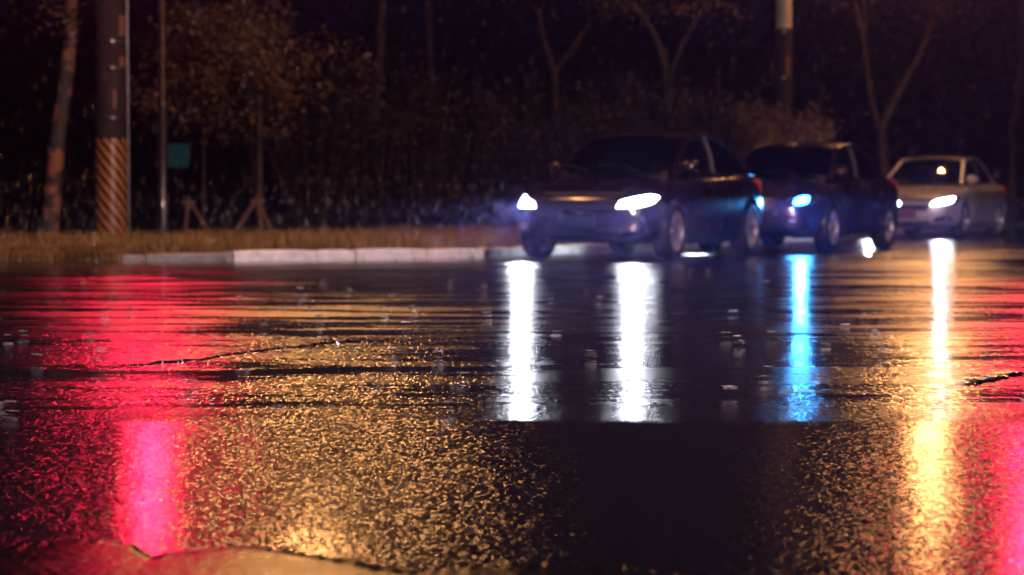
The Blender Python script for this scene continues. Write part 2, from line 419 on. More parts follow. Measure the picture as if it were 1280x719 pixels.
# cracks: a broken lip in the asphalt, its far side standing a little higher
def crack(px, hgt, seed, wid=.22):
    r = random.Random(seed); pts = []
    for (a, b), (c, d) in zip(px, px[1:]):
        for k in range(14):
            f = k / 14; x = a + (c - a) * f; y = b + (d - b) * f
            Y = FPX * CH / (y - HOR); pts.append(((x - 640) / FPX * Y, Y + r.uniform(-.05, .05)))
    vs = []; fs = []
    n = len(pts)
    for i, (x, y) in enumerate(pts):
        e = min(1, 6 * i / n, 6 * (n - 1 - i) / n); h = hgt * e * r.uniform(.45, 1.1)
        z = road_z(x, y)
        vs += [(x, y - .006, z - .006), (x + r.uniform(-.01, .01), y + .004, z + h), (x, y + .05, z + h * .8), (x, y + wid, z + h * .25), (x, y + 2 * wid, z - .001)]
    for i in range(n - 1):
        for k in range(4):
            a = i * 5 + k; fs.append((a, a + 5, a + 6, a + 1))
    me = np_mesh('road_crack', np.array(vs), np.array(fs)); smooth(me, 50)
    tag(link('road_crack', me, M['road']), kind='structure')
crack([(128, 457), (190, 453), (250, 448), (300, 441), (345, 436), (400, 430), (450, 427), (515, 421)], .012, 2)
crack([(1206, 478), (1240, 473), (1262, 468), (1300, 463)], .014, 3)
crack([(540, 415), (700, 415.5), (860, 416), (1010, 417), (1080, 417)], .003, 5, .06)

# ------------------------------------------------------------ CARS
def pchip(xs, ys, x):
    return np.interp(x, xs, ys)
def smooth_curve(xs, ys, n):       # dense, lightly smoothed
    xq = np.linspace(xs[0], xs[-1], n); yq = np.interp(xq, xs, ys)
    return xq, yq
def body_mesh(st, zc=.52, dF=.24, dR=.17, arch=.345, wb=2.70, track_in=.52):
    st = sorted(st); xs = [a[0] for a in st]
    xq = np.linspace(xs[0], xs[-1], 110)
    def ev(i, s=2.2):
        y = np.interp(xq, xs, [a[i] for a in st]); k = np.exp(-.5 * (np.arange(-7, 8) / s) ** 2); k /= k.sum()
        yp = np.concatenate([np.full(7, y[0]), y, np.full(7, y[-1])]) 
        return np.convolve(yp, k, 'valid')
    zt, hw, zb = ev(1), ev(2), ev(3)
    def ring(z1, w, z0):
        H = z1 - z0
        half = [(0, z1 + .012), (.25, z1 + .010), (.5, z1 + .002), (.7, z1 - .014), (.84, z1 - .04), (.925, z1 - .08), (.962, z1 - .13), (.972, z1 - .17), (.99, z0 + H * .6), (1., z0 + H * .47),
                (.995, z0 + H * .34), (.98, z0 + H * .22), (.965, z0 + H * .12), (.92, z0 + .03), (.8, z0), (.4, z0), (0, z0)]
        L = [(y * w, z) for y, z in half]; return L + [(-y, z) for y, z in L[-2:0:-1]]
    rows = [[(x, y, z) for y, z in ring(a, b, c)] for x, a, b, c in zip(xq, zt, hw, zb)]
    ks = [.99, .97, .93, .87, .78, .65, .5, .34, .17, .04]
    def cap(base, d, sgn):
        out = []; x0 = base[0][0]
        zmid = (max(p[2] for p in base) + min(p[2] for p in base)) / 2
        for k in ks:
            xx = x0 + sgn * d * math.sqrt(max(0, 1 - k ** 3.2))
            kz = k ** .75
            out.append([(xx, y * k, zmid + (z - zmid) * kz) for _, y, z in base])
        return out
    rows = cap(rows[0], dR, -1)[::-1] + rows + cap(rows[-1], dF, 1)
    bm = bmesh.new(); V = [[bm.verts.new(c) for c in r] for r in rows]; n = len(V[0])
    for a, b in zip(V, V[1:]):
        for k in range(n): bm.faces.new((a[k], b[k], b[(k + 1) % n], a[(k + 1) % n]))
    bm.faces.new(V[0]); bm.faces.new(V[-1][::-1])
    bmesh.ops.recalc_face_normals(bm, faces=bm.faces[:])
    return bm
def boolean_cut(obj, cutter):
    md = obj.modifiers.new('cut', 'BOOLEAN'); md.operation = 'DIFFERENCE'; md.object = cutter; md.solver = 'EXACT'
    bpy.context.view_layer.update()
    dg = bpy.context.evaluated_depsgraph_get()
    me = bpy.data.meshes.new_from_object(obj.evaluated_get(dg)); obj.modifiers.clear(); obj.data = me
    bpy.data.objects.remove(cutter)
def poly_dense(poly, n=6):
    out = []
    for i in range(len(poly)):
        a, b = Vector(poly[i]), Vector(poly[(i + 1) % len(poly)])
        k = max(1, int((b - a).length / .05))
        for j in range(k): out.append(a.lerp(b, j / k))
    return out
def round_poly(poly, r=.03):
    out = []; n = len(poly)
    for i in range(n):
        p = Vector(poly[i]); a = Vector(poly[i - 1]); b = Vector(poly[(i + 1) % n])
        da = min(r, (a - p).length * .4); db = min(r, (b - p).length * .4)
        pa = p + (a - p).normalized() * da; pb = p + (b - p).normalized() * db
        for t in (0, .33, .67, 1):
            out.append((pa * (1 - t) ** 2 + p * 2 * t * (1 - t) + pb * t * t))
    return out
def panel(name, bvh, poly, view, off, thick, mat, parent, grid=.07, side=1, rnd=.03, recess=False):
    """a plate cut to the outline poly, laid on the car's skin seen from 'front','rear','side' or 'top'"""
    pts = poly_dense(round_poly(poly, rnd) if rnd else [Vector(p) for p in poly])
    xs = [p.x for p in pts]; ys = [p.y for p in pts]
    nb = len(pts); inner = []
    gx = np.arange(min(xs) + grid * .5, max(xs), grid); gy = np.arange(min(ys) + grid * .5, max(ys), grid)
    allp = [Vector((p.x, p.y)) for p in pts] + [Vector((a, b)) for a in gx for b in gy]
    vo, eo, fo, *_ = delaunay_2d_cdt(allp, [], [list(range(nb))], 1, 1e-5)
    co = []; nrm = []
    for v in vo:
        if view == 'front': o, d = Vector((5, v.x * side, v.y)), Vector((-1, 0, 0))
        elif view == 'rear': o, d = Vector((-5, v.x * side, v.y)), Vector((1, 0, 0))
        elif view == 'side': o, d = Vector((v.x, 3 * side, v.y)), Vector((0, -side, 0))
        else: o, d = Vector((v.x, v.y, 4)), Vector((0, 0, -1))
        h, n, _, _ = bvh.ray_cast(o, d)
        if h is None:
            h, n, _, _ = bvh.find_nearest(o + d * 2.8)
        if n.dot(d) > 0: n = -n
        co.append(h); nrm.append(n)
    bm = bmesh.new()
    top = [bm.verts.new(c + n * off) for c, n in zip(co, nrm)]
    bot = [bm.verts.new(c + n * (off - thick)) for c, n in zip(co, nrm)]
    cnt = {}
    for f in fo:
        try:
            bm.faces.new([top[i] for i in f]); bm.faces.new([bot[i] for i in f][::-1])
        except ValueError: continue
        for a, b in zip(f, list(f[1:]) + [f[0]]):
            cnt[(a, b)] = 1
    for (a, b) in list(cnt):
        if (b, a) not in cnt:
            try: bm.faces.new((top[a], bot[a], bot[b], top[b]))
            except ValueError: pass
    bmesh.ops.recalc_face_normals(bm, faces=bm.faces[:])
    for v in [v for v in bm.verts if not v.link_faces]: bm.verts.remove(v)
    return bm_obj(name, bm, mat, parent, ang=50)
def patch(name, rows, mat, parent, thick=.006, sub=5, bulge=0.0, out=Vector((0, 0, 1))):
    """smooth sheet through a small lattice of points, given thickness"""
    A = np.array([[list(p) for p in r] for r in rows], float)
    def res(A, ax, n):
        m = A.shape[ax]
        if m == 2: q = np.linspace(0, 1, n + 1)
        else: q = np.linspace(0, m - 1, (m - 1) * n + 1)
        A = np.moveaxis(A, ax, 0); out_ = []
        for t in q:
            i = min(int(t), m - 2); f = t - i
            p0, p1, p2, p3 = A[max(i - 1, 0)], A[i], A[i + 1], A[min(i + 2, m - 1)]
            if m == 2: out_.append(p1 + (p2 - p1) * f)
            else: out_.append(.5 * (2 * p1 + (p2 - p0) * f + (2 * p0 - 5 * p1 + 4 * p2 - p3) * f * f + (3 * p1 - p0 - 3 * p2 + p3) * f ** 3))
        return np.moveaxis(np.array(out_), 0, ax)
    A = res(res(A, 0, sub), 1, sub)
    nu, nv = A.shape[:2]
    if bulge:
        for i in range(nu):
            for j in range(nv):
                A[i, j] += np.array(out) * bulge * 16 * (i / (nu - 1)) * (1 - i / (nu - 1)) * (j / (nv - 1)) * (1 - j / (nv - 1))
    bm = bmesh.new()
    V = [[bm.verts.new(A[i, j]) for j in range(nv)] for i in range(nu)]
    for i in range(nu - 1):
        for j in range(nv - 1): bm.faces.new((V[i][j], V[i + 1][j], V[i + 1][j + 1], V[i][j + 1]))
    bmesh.ops.remove_doubles(bm, verts=bm.verts[:], dist=1e-5)
    bmesh.ops.recalc_face_normals(bm, faces=bm.faces[:])
    bmesh.ops.solidify(bm, geom=bm.faces[:], thickness=thick)
    return bm_obj(name, bm, mat, parent, ang=50)

def wheel_meshes(r=.325, wdt=.215, spokes=7):
    bm = bmesh.new(); ri = r * .70
    lathe(bm, [(-wdt * .46, ri), (-wdt * .5, ri + .03), (-wdt * .5, r - .035), (-wdt * .42, r - .008), (-wdt * .2, r), (wdt * .2, r), (wdt * .42, r - .008), (wdt * .5, r - .035), (wdt * .5, ri + .03), (wdt * .46, ri)], 40, closed=True)
    ty = bpy.data.meshes.new('tyre'); bm.to_mesh(ty); bm.free(); smooth(ty, 35); ty.materials.append(M['tyre'])
    bm = bmesh.new()
    lathe(bm, [(-wdt * .44, ri), (-wdt * .44, ri - .02), (wdt * .30, ri - .025), (wdt * .44, ri - .018), (wdt * .47, ri), ], 40, closed=True)
    for k in range(spokes):
        for da in (-.09, .09):
            a = 2 * math.pi * k / spokes
            Mx = Matrix.Rotation(-a, 4, 'Y') @ Matrix.Rotation(-da, 4, 'Y')
            box(bm, .03, ri - .008, wdt * .27, wdt * .40, -.012, .012, .004, Mx)
    lathe(bm, [(wdt * .2, .075), (wdt * .36, .07), (wdt * .42, .045), (wdt * .42, 0)], 20)
    rim = bpy.data.meshes.new('rim'); bm.to_mesh(rim); bm.free(); smooth(rim, 35); rim.materials.append(M['alloy'])
    bm = bmesh.new()
    lathe(bm, [(-wdt * .3, .05), (-wdt * .3, ri * .72), (-wdt * .2, ri * .72), (-wdt * .2, .05)], 28)
    lathe(bm, [(-wdt * .38, 0), (-wdt * .38, .09), (wdt * .05, .09), (wdt * .05, 0)], 16)
    hub = bpy.data.meshes.new('wheel'); bm.to_mesh(hub); bm.free(); smooth(hub, 35); hub.materials.append(M['black_trim'])
    return hub, ty, rim
HUB, TYRE, RIM = wheel_meshes()
HUB5, TYRE5, RIM5 = wheel_meshes(spokes=5)

def headlamp_light(name, loc, parent, col, W, rad=.05, down=-.0005):
    """the lamp's own low beam: spot with the flat cut-off of a dipped headlight"""
    l = bpy.data.lights.new(name, 'SPOT'); l.color = col; l.energy = W; l.shadow_soft_size = rad; l.spot_size = R(150); l.spot_blend = 1.0
    l.use_nodes = True; nt = l.node_tree; em = nt.nodes['Emission']
    g = nt.nodes.new('ShaderNodeNewGeometry'); s = nt.nodes.new('ShaderNodeSeparateXYZ'); nt.links.new(g.outputs['Incoming'], s.inputs[0])
    mr = nt.nodes.new('ShaderNodeMapRange'); mr.interpolation_type = 'SMOOTHSTEP'
    nt.links.new(s.outputs[2], mr.inputs[0])
    CUT[0].append(mr)
    mr.inputs[1].default_value = -.0035; mr.inputs[2].default_value = .002; mr.inputs[3].default_value = 1.0; mr.inputs[4].default_value = .008
    nt.links.new(mr.outputs[0], em.inputs[1])
    o = bpy.data.objects.new(name, l); C.objects.link(o); o.parent = parent; o.location = loc
    o.rotation_euler = Vector((1, 0, -.02)).to_track_quat('-Z', 'Y').to_euler()
    return o
CUT = [[]]

def make_car(kind, loc, heading, label, cfg):
    root = empty(kind, loc, heading); tag(root, label, 'car', 'cars queuing along the kerb')
    wb = cfg['wb']; xf, xr = wb / 2, -wb / 2
    bm = body_mesh(cfg['st'], dF=cfg.get('dF', .24), dR=cfg.get('dR', .17))
    bvh = BVHTree.FromBMesh(bm)
    body = bm_obj('body', bm, [cfg['paint'], M['black_trim']], root)
    cb = bmesh.new()
    for ax in (xf, xr):
        for sd in (-1, 1):
            b2 = bmesh.new(); lathe(b2, [(.62, .365), (1.2, .365)], 40, 'y', (ax, 0, .33))
            if sd < 0: bmesh.ops.scale(b2, vec=(1, -1, 1), verts=b2.verts[:]); bmesh.ops.recalc_face_normals(b2, faces=b2.faces[:])
            tmp = bpy.data.meshes.new('t'); b2.to_mesh(tmp); b2.free(); cb.from_mesh(tmp)
    for f in cb.faces: f.material_index = 1
    cut = bm_obj('cutter', cb, [cfg['paint'], M['black_trim']], None); cut.parent = root
    bpy.context.view_layer.update()
    boolean_cut(body, cut); smooth(body.data, 32)
    # arch lips
    for ax in (xf, xr):
        for sd in (1, -1):
            bm = bmesh.new(); pts = []
            for k in range(0, 25):
                a = R(-12 + 204 * k / 24); x = ax + .368 * math.cos(a); z = .33 + .368 * math.sin(a)
                h, n, _, _ = bvh.ray_cast(Vector((x, 3 * sd, z)), Vector((0, -sd, 0)))
                if h is not None and z > .17: pts.append(h + Vector((0, .001 * sd, 0)))
            if len(pts) > 3: tube(bm, pts, .012, 6); bm_obj('arch_lip', bm, cfg['paint'], root)
            else: bm.free()
    # wheels
    wm = cfg.get('wm', (HUB, TYRE, RIM))
    for ax in (xf, xr):
        for sd in (1, -1):
            wh = bpy.data.objects.new('wheel', wm[0]); C.objects.link(wh); wh.parent = root; wh.location = (ax, sd * .79, .325)
            wh.rotation_euler = (0, random.random(), 0 if sd > 0 else math.pi)
            for nm, ms in (('tyre', wm[1]), ('rim', wm[2])):
                o = bpy.data.objects.new(nm, ms); C.objects.link(o); o.parent = wh
    # greenhouse ----------------------------------------------------------
    g = cfg['gh']; bz = g['belt']; zo = lambda x: float(np.interp(x, [a[0] for a in sorted(cfg['st'])], [a[1] for a in sorted(cfg['st'])]))
    def hit(x, y):
        h, _, _, _ = bvh.ray_cast(Vector((x, y, 4)), Vector((0, 0, -1))); return h if h is not None else Vector((x, y, bz))
    A0, A1, m, C1, C0 = g['A0'], g['A1'], g['m'], g['C1'], g['C0']     # (x, half width, z): cowl corner, A-pillar top, mid roof, C-pillar top, rear base
    def S(p, sd, f=1.0, dz=0, dx=0): return Vector((p[0] + dx, p[1] * sd * f, p[2] + dz))
    gl, pt = M['glass'], cfg['paint']
    patch('windshield', [[S(A0, 1), S(A0, .55, dx=.09), S(A0, 0, dx=.12), S(A0, -.55, dx=.09), S(A0, -1)],
                         [S(A1, 1), S(A1, .55, dz=.035, dx=.05), S(A1, 0, dz=.045, dx=.06), S(A1, -.55, dz=.035, dx=.05), S(A1, -1)]], gl, root, .006, 5, .03, (1, 0, .6))
    patch('rear_window', [[S(C1, 1), S(C1, .55, dz=.03, dx=-.04), S(C1, 0, dz=.04, dx=-.05), S(C1, -.55, dz=.03, dx=-.04), S(C1, -1)],
                          [S(C0, 1), S(C0, .55, dx=-.07), S(C0, 0, dx=-.09), S(C0, -.55, dx=-.07), S(C0, -1)]], gl, root, .006, 4)
    def rr(p, dz, dx=0): return [S(p, 1), S(p, .6, dz=dz, dx=dx), S(p, 0, dz=dz * 1.35, dx=dx * 1.2), S(p, -.6, dz=dz, dx=dx), S(p, -1)]
    patch('roof', [rr(A1, .034, .05), rr(((A1[0] + m[0]) / 2, (A1[1] + m[1]) / 2 + .005, (A1[2] + m[2]) / 2 + .012), .036), rr(m, .04),
                   rr(((C1[0] + m[0]) / 2, (C1[1] + m[1]) / 2 + .004, (C1[2] + m[2]) / 2 + .016), .036), rr(C1, .03, -.04)], pt, root, .02, 4)
    B0 = g['B0']; B3 = g['B3']                       # belt ends (x, half width)
    bx = lambda f: B0[0] + (B3[0] - B0[0]) * f
    def belt(x, sd):
        h, _, _, _ = bvh.ray_cast(Vector((x, 3 * sd, bz - .03)), Vector((0, -sd, 0)))
        yy = abs(h.y) if h is not None else B0[1]
        return Vector((x, (yy - .035) * sd, bz))
    rail_pts = [Vector((A0[0], A0[1], A0[2])), Vector(A1), (Vector(A1) + Vector(m)) / 2 + Vector((0, .004, .012)), Vector(m), (Vector(m) + Vector(C1)) / 2 + Vector((0, .004, .016)), Vector(C1), Vector(C0)]
    def rail(x, sd):
        xs = [p.x for p in rail_pts][::-1]; q = rail_pts[::-1]
        return Vector((x, float(np.interp(x, xs, [p.y for p in q])) * sd, float(np.interp(x, xs, [p.z for p in q]))))
    xb = g['Bp']                                     # B-pillar x
    for sd in (1, -1):
        def side_sheet(name, xa, xc, xra, xrc, mat, inset=0.0, n=8):
            rows = []
            for k in range(n + 1):
                f = k / n; b = belt(xa + (xc - xa) * f, sd); t = rail(xra + (xrc - xra) * f, sd)
                mid_ = (b + t) / 2 + Vector((0, .022 * sd, 0)); rows.append([b, mid_, t])
            return patch(name, rows, mat, root, .006, 2)
        side_sheet('side_window', B0[0], xb + .03, A0[0] - .03, xb + .02, gl)
        side_sheet('side_window', xb - .03, g['D1'], xb - .02, g['D1r'], gl)
        side_sheet('quarter_panel', g['D1'], B3[0], g['D1r'], C0[0] + .03, pt)
        bm = bmesh.new(); tube(bm, [rail(x, sd) for x in np.linspace(A0[0], A1[0], 6)], .032, 8, flat=.7); bm_obj('a_pillar', bm, pt, root)
        bm = bmesh.new(); tube(bm, [rail(x, sd) for x in np.linspace(A1[0], C0[0], 22)], .026, 8); bm_obj('roof_rail', bm, pt, root)
        bm = bmesh.new(); b = belt(xb, sd); t = rail(xb, sd); tube(bm, [b, (b + t) / 2 + Vector((0, .024 * sd, 0)), t], .036, 6, flat=.4); bm_obj('b_pillar', bm, M['black_trim'], root)
        bm = bmesh.new(); tube(bm, [belt(x, sd) + Vector((0, .012 * sd, .0)) for x in np.linspace(B0[0] + .02, B3[0] + .02, 18)], .013, 6); bm_obj('window_trim', bm, M['chrome'], root)
        if cfg.get('chrome_roofline'):
            bm = bmesh.new(); tube(bm, [rail(x, sd) + Vector((0, .024 * sd, -.024)) for x in np.linspace(A0[0] - .25, g['D1r'] - .1, 22)], .013, 8); bm_obj('window_trim', bm, M['chrome'], root)
    # doors, hood, boot -----------------------------------------------------
    zs = bz - .045
    fx = xf - .48; rx = xr + .30
    for sd in (1, -1):
        d1 = panel('door', bvh, [(fx, .30), (fx + .02, zs - .02), (xb + .012, zs), (xb + .012, .30)], 'side', .006, .010, pt, root, .10, sd)
        d2 = panel('door', bvh, [(xb - .006, .30), (xb - .006, zs), (xr + .02, zs), (rx - .04, .60), (rx + .13, .45), (rx + .16, .30)], 'side', .006, .010, pt, root, .10, sd)
        for d, hx in ((d1, xb + .16), (d2, xb - .82)):
            h, n, _, _ = bvh.ray_cast(Vector((hx, 3 * sd, zs - .13)), Vector((0, -sd, 0)))
            bm = bmesh.new(); yy = h.y
            tube(bm, [Vector((hx - .09, yy + .012 * sd, zs - .13)), Vector((hx - .06, yy + .034 * sd, zs - .128)), Vector((hx + .06, yy + .034 * sd, zs - .124)), Vector((hx + .09, yy + .012 * sd, zs - .122))], .012, 6)
            bm_obj('door_handle', bm, M['chrome'] if cfg.get('chrome_handle') else pt, d)
        panel('sill', bvh, [(xf - .42, .19), (xf - .42, .27), (xr + .42, .27), (xr + .42, .19)], 'side', .016, .03, cfg.get('sill', pt), root, .12, sd)
        # mirror
        mr = bmesh.new(); mb = belt(B0[0] - .12, sd)
        bmesh.ops.create_uvsphere(mr, u_segments=16, v_segments=10, radius=1)
        for v in mr.verts: v.co = Vector((v.co.x * (.085 if v.co.x > 0 else .03), v.co.y * .115, v.co.z * .075)) + mb + Vector((.04, .17 * sd, .075))
        mo = bm_obj('mirror', mr, pt, root)
        bm = bmesh.new(); tube(bm, [mb + Vector((.03, -.01 * sd, -.01)), mb + Vector((.04, .1 * sd, .03))], .025, 6, flat=.6); bm_obj('mirror_arm', bm, M['black_trim'], mo)
        bm = bmesh.new(); box(bm, mb.x + .008, mb.x + .014, mb.y + .17 * sd - .09, mb.y + .17 * sd + .09, mb.z + .02, mb.z + .13, .002); bm_obj('mirror_glass', bm, M['chrome'], mo)
    hx0 = A0[0] + .16; hw = A0[1]
    hf = cfg['hood_front']
    panel('hood', bvh, [(hx0, -hw), (hx0 + .05, 0), (hx0, hw), (hf - .16, hw * .98), (hf, hw * .55), (hf + .03, 0), (hf, -hw * .55), (hf - .16, -hw * .98)], 'top', .006, .01, pt, root, .12)
    panel('boot_lid', bvh, [(C0[0] - .12, -.60), (C0[0] - .12, .60), (cfg['tail_x'], .58), (cfg['tail_x'], -.58)], 'top', .005, .01, pt, root, .12)
    # wipers
    for yy in (.35, -.25):
        bm = bmesh.new(); tube(bm, [(A0[0] + .10, yy, A0[2] + .01), (A0[0] - .02, yy - .25, A0[2] + .085), (A0[0] - .015, yy - .55, A0[2] + .09)], .008, 5); bm_obj('wiper', bm, M['black_trim'], root)
    # front -----------------------------------------------------------------
    for nm, poly, mt, off, th in cfg['front']:
        if mt == 'slats':
            z0 = min(p[1] for p in poly); z1 = max(p[1] for p in poly)
            gr = panel('grille', bvh, poly, 'front', .004, .012, M['black_trim'], root)
            nsl = th
            for k in range(nsl):
                z = z0 + (z1 - z0) * (k + .6) / nsl
                wv = [p[0] for p in poly]; hwid = max(wv) - .05 - (.05 * (1 - k / nsl))
                pts = []
                for y in np.linspace(-hwid, hwid, 19):
                    h, n, _, _ = bvh.ray_cast(Vector((5, y, z)), Vector((-1, 0, 0))); pts.append(h + Vector((.013, 0, 0)))
                bm = bmesh.new(); tube(bm, pts, .0075 if k < nsl - 1 else .017, 8); bm_obj('grille_slat', bm, M['chrome'], gr)
        else:
            sides = (1, -1) if nm.startswith('*') else (1,)
            for sd in sides: panel(nm.strip('*'), bvh, poly, 'front', off, th, mt, root, side=sd, rnd=.02)
    # number plate
    zp = cfg['plate_z']
    h, n, _, _ = bvh.ray_cast(Vector((5, 0, zp)), Vector((-1, 0, 0)))
    bm = bmesh.new(); box(bm, h.x + .004, h.x + .022, -.22, .22, zp - .07, zp + .07, .006); pl = bm_obj('number_plate', bm, cfg['plate'], root)
    bm = bmesh.new(); 
    for a in (-.23, .22): box(bm, h.x + .002, h.x + .027, a, a + .01, zp - .08, zp + .08)
    for a in (zp - .08, zp + .072): box(bm, h.x + .002, h.x + .026, -.219, .219, a, a + .008)
    bm_obj('plate_frame', bm, M['black_trim'], pl)
    # headlights
    for sd in (1, -1):
        hs = panel('headlight', bvh, cfg['hl'], 'front', .010, .014, M['housing'], root, side=sd, rnd=.02)
        hl = panel('headlight_lens', bvh, cfg['hl_lit'], 'front', .022, .008, cfg['hl_mat'] if sd > 0 else cfg.get('hl_mat_r', cfg['hl_mat']), hs, grid=.09, side=sd, rnd=.02)
        cy = sum(p[0] for p in cfg['hl_lit']) / len(cfg['hl_lit']); cz = sum(p[1] for p in cfg['hl_lit']) / len(cfg['hl_lit'])
        h, n, _, _ = bvh.ray_cast(Vector((5, cy * sd, cz)), Vector((-1, 0, 0)))
        headlamp_light('headlight_beam', (h.x + .08, cy * sd, cz), root, cfg['hl_col'] if sd > 0 else cfg.get('hl_col_r', cfg['hl_col']), cfg['hl_W'] if sd > 0 else cfg.get('hl_W_r', cfg['hl_W']), cfg.get('hl_rad', .06))
    # tail lights wrap round the rear corner
    for sd in (1, -1):
        panel('tail_light', bvh, cfg['tail'], 'side', .008, .014, M['tail'], root, side=sd, rnd=.02)
        panel('tail_light', bvh, cfg['tail_r'], 'rear', .008, .014, M['tail'], root, side=sd, rnd=.02)
    # interior: deck, dashboard, seats, wheel
    bm = bmesh.new(); box(bm, A0[0] - .28, A0[0] + .02, -.66, .66, bz - .06, bz + .03, .03); bm_obj('dashboard', bm, M['black_trim'], root)
    sx = [.12, .12, -.85, -.85]; sy = [.36, -.36, .36, -.36]
    for x, y in zip(sx, sy):
        x += xb + .05 if x > 0 else xb + .0
        bm = bmesh.new()
        box(bm, x - .06, x + .06, y - .23, y + .23, bz - .25, bz + .16, .045, Matrix.Translation((x, 0, bz)) @ Matrix.Rotation(-.18, 4, 'Y') @ Matrix.Translation((-x, 0, -bz)))
        st_ = bm_obj('seat', bm, M['cloth'], root)
        bm = bmesh.new(); box(bm, x - .10, x - .01, y - .12, y + .12, bz + .19, bz + .36, .035); tube(bm, [(x - .05, y, bz + .1), (x - .055, y, bz + .22)], .014, 6); bm_obj('head_rest', bm, M['cloth'], st_)
    bm = bmesh.new(); n = 24
    tube(bm, [Vector((A0[0] - .38 - .05 * math.sin(2 * math.pi * k / n), .36 + .18 * math.cos(2 * math.pi * k / n), bz + .06 + .16 * math.sin(2 * math.pi * k / n))) for k in range(n + 1)], .014, 6, cap=False); bm_obj('steering_wheel', bm, M['black_trim'], root)
    bm = bmesh.new(); box(bm, A1[0] + .05, A1[0] + .08, -.11, .11, A1[2] - .09, A1[2] - .03, .012); bm_obj('rear_view_mirror', bm, M['black_trim'], root)
    if cfg.get('antenna'):
        bm = bmesh.new(); bmesh.ops.create_cone(bm, segments=8, radius1=.035, radius2=.006, depth=.06, cap_ends=True)
        for v in bm.verts: v.co = Vector((v.co.x * 1.8 - .02 * (v.co.z > 0), v.co.y * .6, v.co.z)) + Vector((cfg['antenna'], 0, C1[2] + .075))
        bm_obj('antenna', bm, pt, root)
    return root

def heading(deg): return math.atan2(-math.cos(R(deg)), -math.sin(R(deg)))
def centre_from_axle(ax, ay, deg, wb): return (ax + math.sin(R(deg)) * wb / 2, ay + math.cos(R(deg)) * wb / 2, 0)
LIT1 = emat('lit_headlight_white', (.86, .90, 1.0), 18)
LIT2 = emat('lit_headlight_blue', (.03, .34, 1.0), 45)
LIT3 = emat('lit_headlight_daylight', (.88, .96, 1.0), 30)
st1 = [(2.02, .72, .76, .26), (1.85, .79, .83, .22), (1.5, .88, .885, .2), (1.0, .955, .905, .19), (.7, .98, .91, .19), (0, .99, .915, .19), (-.9, 1.01, .915, .19), (-1.4, 1.03, .905, .2), (-1.8, 1.03, .87, .23), (-2.02, .98, .80, .27)]
car1 = dict(wb=2.70, st=st1, dF=.20, dR=.14, paint=M['paint_dark1'], chrome_roofline=True,
    gh=dict(belt=.985, A0=(1.02, .72, .985), A1=(.25, .60, 1.385), m=(-.45, .605, 1.445), C1=(-1.18, .57, 1.36), C0=(-1.95, .62, 1.07), B0=(.82, .83), B3=(-1.85, .78), Bp=-.30, D1=-1.42, D1r=-1.25),
    hood_front=1.92, tail_x=-1.98, plate_z=.44, plate=M['plate'],
    front=[('', [(-.46, .56), (.46, .56), (.50, .775), (-.50, .775)], 'slats', 0, 5),
           ('lower_intake', [(-.5, .28), (.5, .28), (.46, .36), (-.46, .36)], M['black_trim'], .004, .01),
           ('*fog_lamp', [(.56, .33), (.72, .34), (.70, .42), (.58, .42)], M['housing'], .006, .01)],
    hl=[(.46, .57), (.50, .665), (.74, .735), (.83, .72), (.80, .63), (.70, .575)], hl_lit=[(.475, .585), (.51, .655), (.74, .72), (.81, .705), (.785, .635), (.69, .59)],
    hl_mat=LIT1, hl_col=(.82, .88, 1.0), hl_W=115,
    tail=[(-1.85, .78), (-1.80, .93), (-2.1, .94), (-2.1, .80)], tail_r=[(.45, .80), (.45, .92), (.85, .93), (.85, .80)])
st2 = [(2.12, .70, .74, .26), (1.95, .77, .83, .22), (1.5, .86, .885, .2), (1.0, .93, .905, .19), (.7, .96, .91, .19), (0, .97, .915, .19), (-.9, .99, .915, .19), (-1.5, 1.02, .905, .2), (-2.0, 1.03, .87, .23), (-2.2, 1.00, .80, .27)]
car2 = dict(car1, wb=2.76, st=st2, paint=M['paint_dark2'], wm=(HUB5, TYRE5, RIM5), antenna=-.9,
    gh=dict(belt=.975, A0=(.95, .71, .965), A1=(.20, .58, 1.365), m=(-.48, .585, 1.425), C1=(-1.18, .55, 1.355), C0=(-1.95, .60, 1.05), B0=(.76, .83), B3=(-1.68, .80), Bp=-.33, D1=-1.25, D1r=-1.05),
    hood_front=2.0, tail_x=-2.14, plate_z=.48, chrome_handle=True,
    front=[('', [(-.42, .54), (.42, .54), (.48, .70), (-.48, .70)], 'slats', 0, 4),
           ('lower_intake', [(-.42, .28), (.42, .28), (.40, .38), (-.40, .38)], M['black_trim'], .004, .01),
           ('*fog_lamp_bezel', [(.52, .30), (.76, .31), (.72, .42), (.54, .42)], M['chrome'], .005, .008),
           ('*fog_lamp', [(.55, .325), (.72, .33), (.70, .40), (.56, .40)], M['black_trim'], .008, .01)],
    hl=[(.50, .58), (.52, .70), (.74, .745), (.82, .72), (.80, .64), (.68, .59)], hl_lit=[(.60, .62), (.61, .69), (.68, .715), (.73, .70), (.73, .64), (.67, .615)],
    hl_mat=LIT2, hl_mat_r=LIT1, hl_W_r=600, hl_col_r=(.85, .92, 1.0), hl_col=(.05, .38, 1.0), hl_W=230,
    tail=[(-2.0, .82), (-1.92, .96), (-2.3, .97), (-2.3, .84)], tail_r=[(.45, .83), (.45, .95), (.85, .96), (.85, .84)])
st3 = [(2.10, .70, .74, .26), (1.93, .78, .83, .22), (1.5, .88, .89, .2), (1.0, .96, .91, .19), (.7, .99, .915, .19), (0, 1.00, .92, .19), (-.9, 1.01, .92, .19), (-1.5, 1.03, .905, .2), (-2.0, 1.02, .87, .23), (-2.25, .98, .80, .27)]
